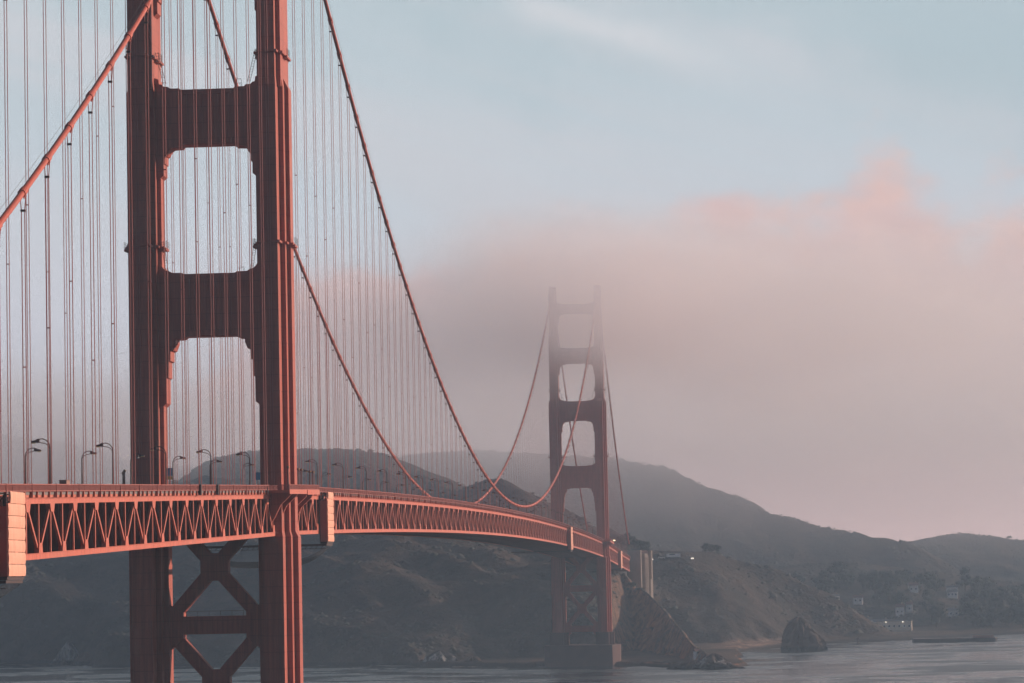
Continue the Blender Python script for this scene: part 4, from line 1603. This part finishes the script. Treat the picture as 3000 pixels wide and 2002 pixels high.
# ------------------------------------------------------------------ air: even haze, and the fog bank round the far tower
HAZE = 0.00014


def volume_mat(name):
    mt = bpy.data.materials.new(name)
    mt.use_nodes = True
    t = NT(mt.node_tree)
    t.n.clear()
    out = t.node('ShaderNodeOutputMaterial')
    p = t.node('ShaderNodeVolumePrincipled')
    t.l.new(p.outputs[0], out.inputs['Volume'])
    return mt, t, p


mt, t, p = volume_mat('haze')
p.inputs['Color'].default_value = (0.54, 0.76, 0.95, 1)
p.inputs['Density'].default_value = HAZE
p.inputs['Anisotropy'].default_value = 0.0
M['haze'] = mt
tag(MB().box(-1600, 1600, -900, 4300, -6, 430).build('haze', 'haze'), kind='stuff')

mt, t, p = volume_mat('fog')
g = t.node('ShaderNodeNewGeometry')
s3 = t.node('ShaderNodeSeparateXYZ')
t.l.new(g.outputs['Position'], s3.inputs[0])
P = g.outputs['Position']
nb = t.noise(t.xyz(s3.outputs[0], t.m('MULTIPLY', s3.outputs[1], 0.6), t.m('MULTIPLY', s3.outputs[2], 1.4)), 0.008, 4, 0.55)
zz = t.m('ADD', s3.outputs[2], t.m('MULTIPLY', t.m('SUBTRACT', nb, 0.5), 70.0))
nf = t.noise(P, 0.021, 5, 0.62, 0.6)
wob = t.m('MULTIPLY', t.m('SUBTRACT', nb, 0.5), 1.0)
body_ = t.ss(t.m('ADD', zz, t.m('MULTIPLY', t.m('SUBTRACT', nf, 0.5), 26.0)), 132.0, 214.0)
top_ = t.ss(t.m('ADD', s3.outputs[2], t.m('ADD', t.m('MULTIPLY', wob, 140.0), t.m('MULTIPLY', t.m('SUBTRACT', nf, 0.5), 85.0))), 262.0, 214.0)
front = t.ss(t.m('ADD', s3.outputs[1], t.m('MULTIPLY', wob, 260.0)), 930.0, 1130.0)
far_ = t.ss(s3.outputs[1], 3300.0, 2900.0)
left_ = t.ss(t.m('ADD', s3.outputs[0], t.m('MULTIPLY', s3.outputs[1], 0.16)), -60.0, 310.0)
right_ = t.ss(t.m('ADD', s3.outputs[0], t.m('MULTIPLY', wob, 300.0)), 700.0, 420.0)
dens = t.m('MULTIPLY', t.m('MULTIPLY', body_, top_), t.m('MULTIPLY', t.m('MULTIPLY', front, far_), t.m('MULTIPLY', left_, right_)))
dens = t.m('MULTIPLY', dens, t.m('MULTIPLY', t.m('ADD', 0.25, t.m('MULTIPLY', t.ss(nb, 0.25, 0.6), 0.75)), t.m('ADD', 0.12, t.m('MULTIPLY', t.ss(nf, 0.32, 0.62), 0.88))))
thin = t.m('SUBTRACT', 1.0, t.m('MULTIPLY', 0.78, t.m('MAXIMUM', t.ss(s3.outputs[0], 90.0, 330.0), t.ss(s3.outputs[1], 1350.0, 1700.0))))
dens = t.m('MULTIPLY', t.m('MULTIPLY', dens, thin), 0.0135)
wrap = t.m('MULTIPLY', t.gauss(s3.outputs[1], 1200.0, 90.0), t.m('MULTIPLY', t.ss(zz, 172.0, 222.0), t.ss(s3.outputs[2], 268.0, 232.0)))
wrap = t.m('MULTIPLY', wrap, t.m('MULTIPLY', t.ss(s3.outputs[0], -85.0, -15.0), t.ss(s3.outputs[0], 140.0, 50.0)))
dens = t.m('ADD', dens, t.m('MULTIPLY', wrap, t.m('ADD', 0.006, t.m('MULTIPLY', nf, 0.012))))
mist = t.m('MULTIPLY', t.m('MULTIPLY', t.ss(s3.outputs[1], 1800.0, 2550.0), t.ss(s3.outputs[2], 45.0, 150.0)), t.m('MULTIPLY', t.ss(s3.outputs[2], 285.0, 220.0), t.m('MULTIPLY', t.ss(s3.outputs[0], -1160.0, -980.0), t.ss(s3.outputs[0], 690.0, 560.0))))
mist = t.m('MULTIPLY', mist, t.m('ADD', 0.0010, t.m('MULTIPLY', t.ss(s3.outputs[0], -250.0, -500.0), 0.0016)))
dens = t.m('ADD', dens, t.m('MULTIPLY', mist, far_))
t.l.new(dens, p.inputs['Density'])
p.inputs['Color'].default_value = (1.0, 0.965, 0.97, 1)
p.inputs['Anisotropy'].default_value = 0.65
mt.cycles.volume_step_rate = 0.35
M['fog'] = mt
tag(MB().box(-1180, 720, 900, 3400, 40, 300).build('fog_bank', 'fog'), kind='stuff')
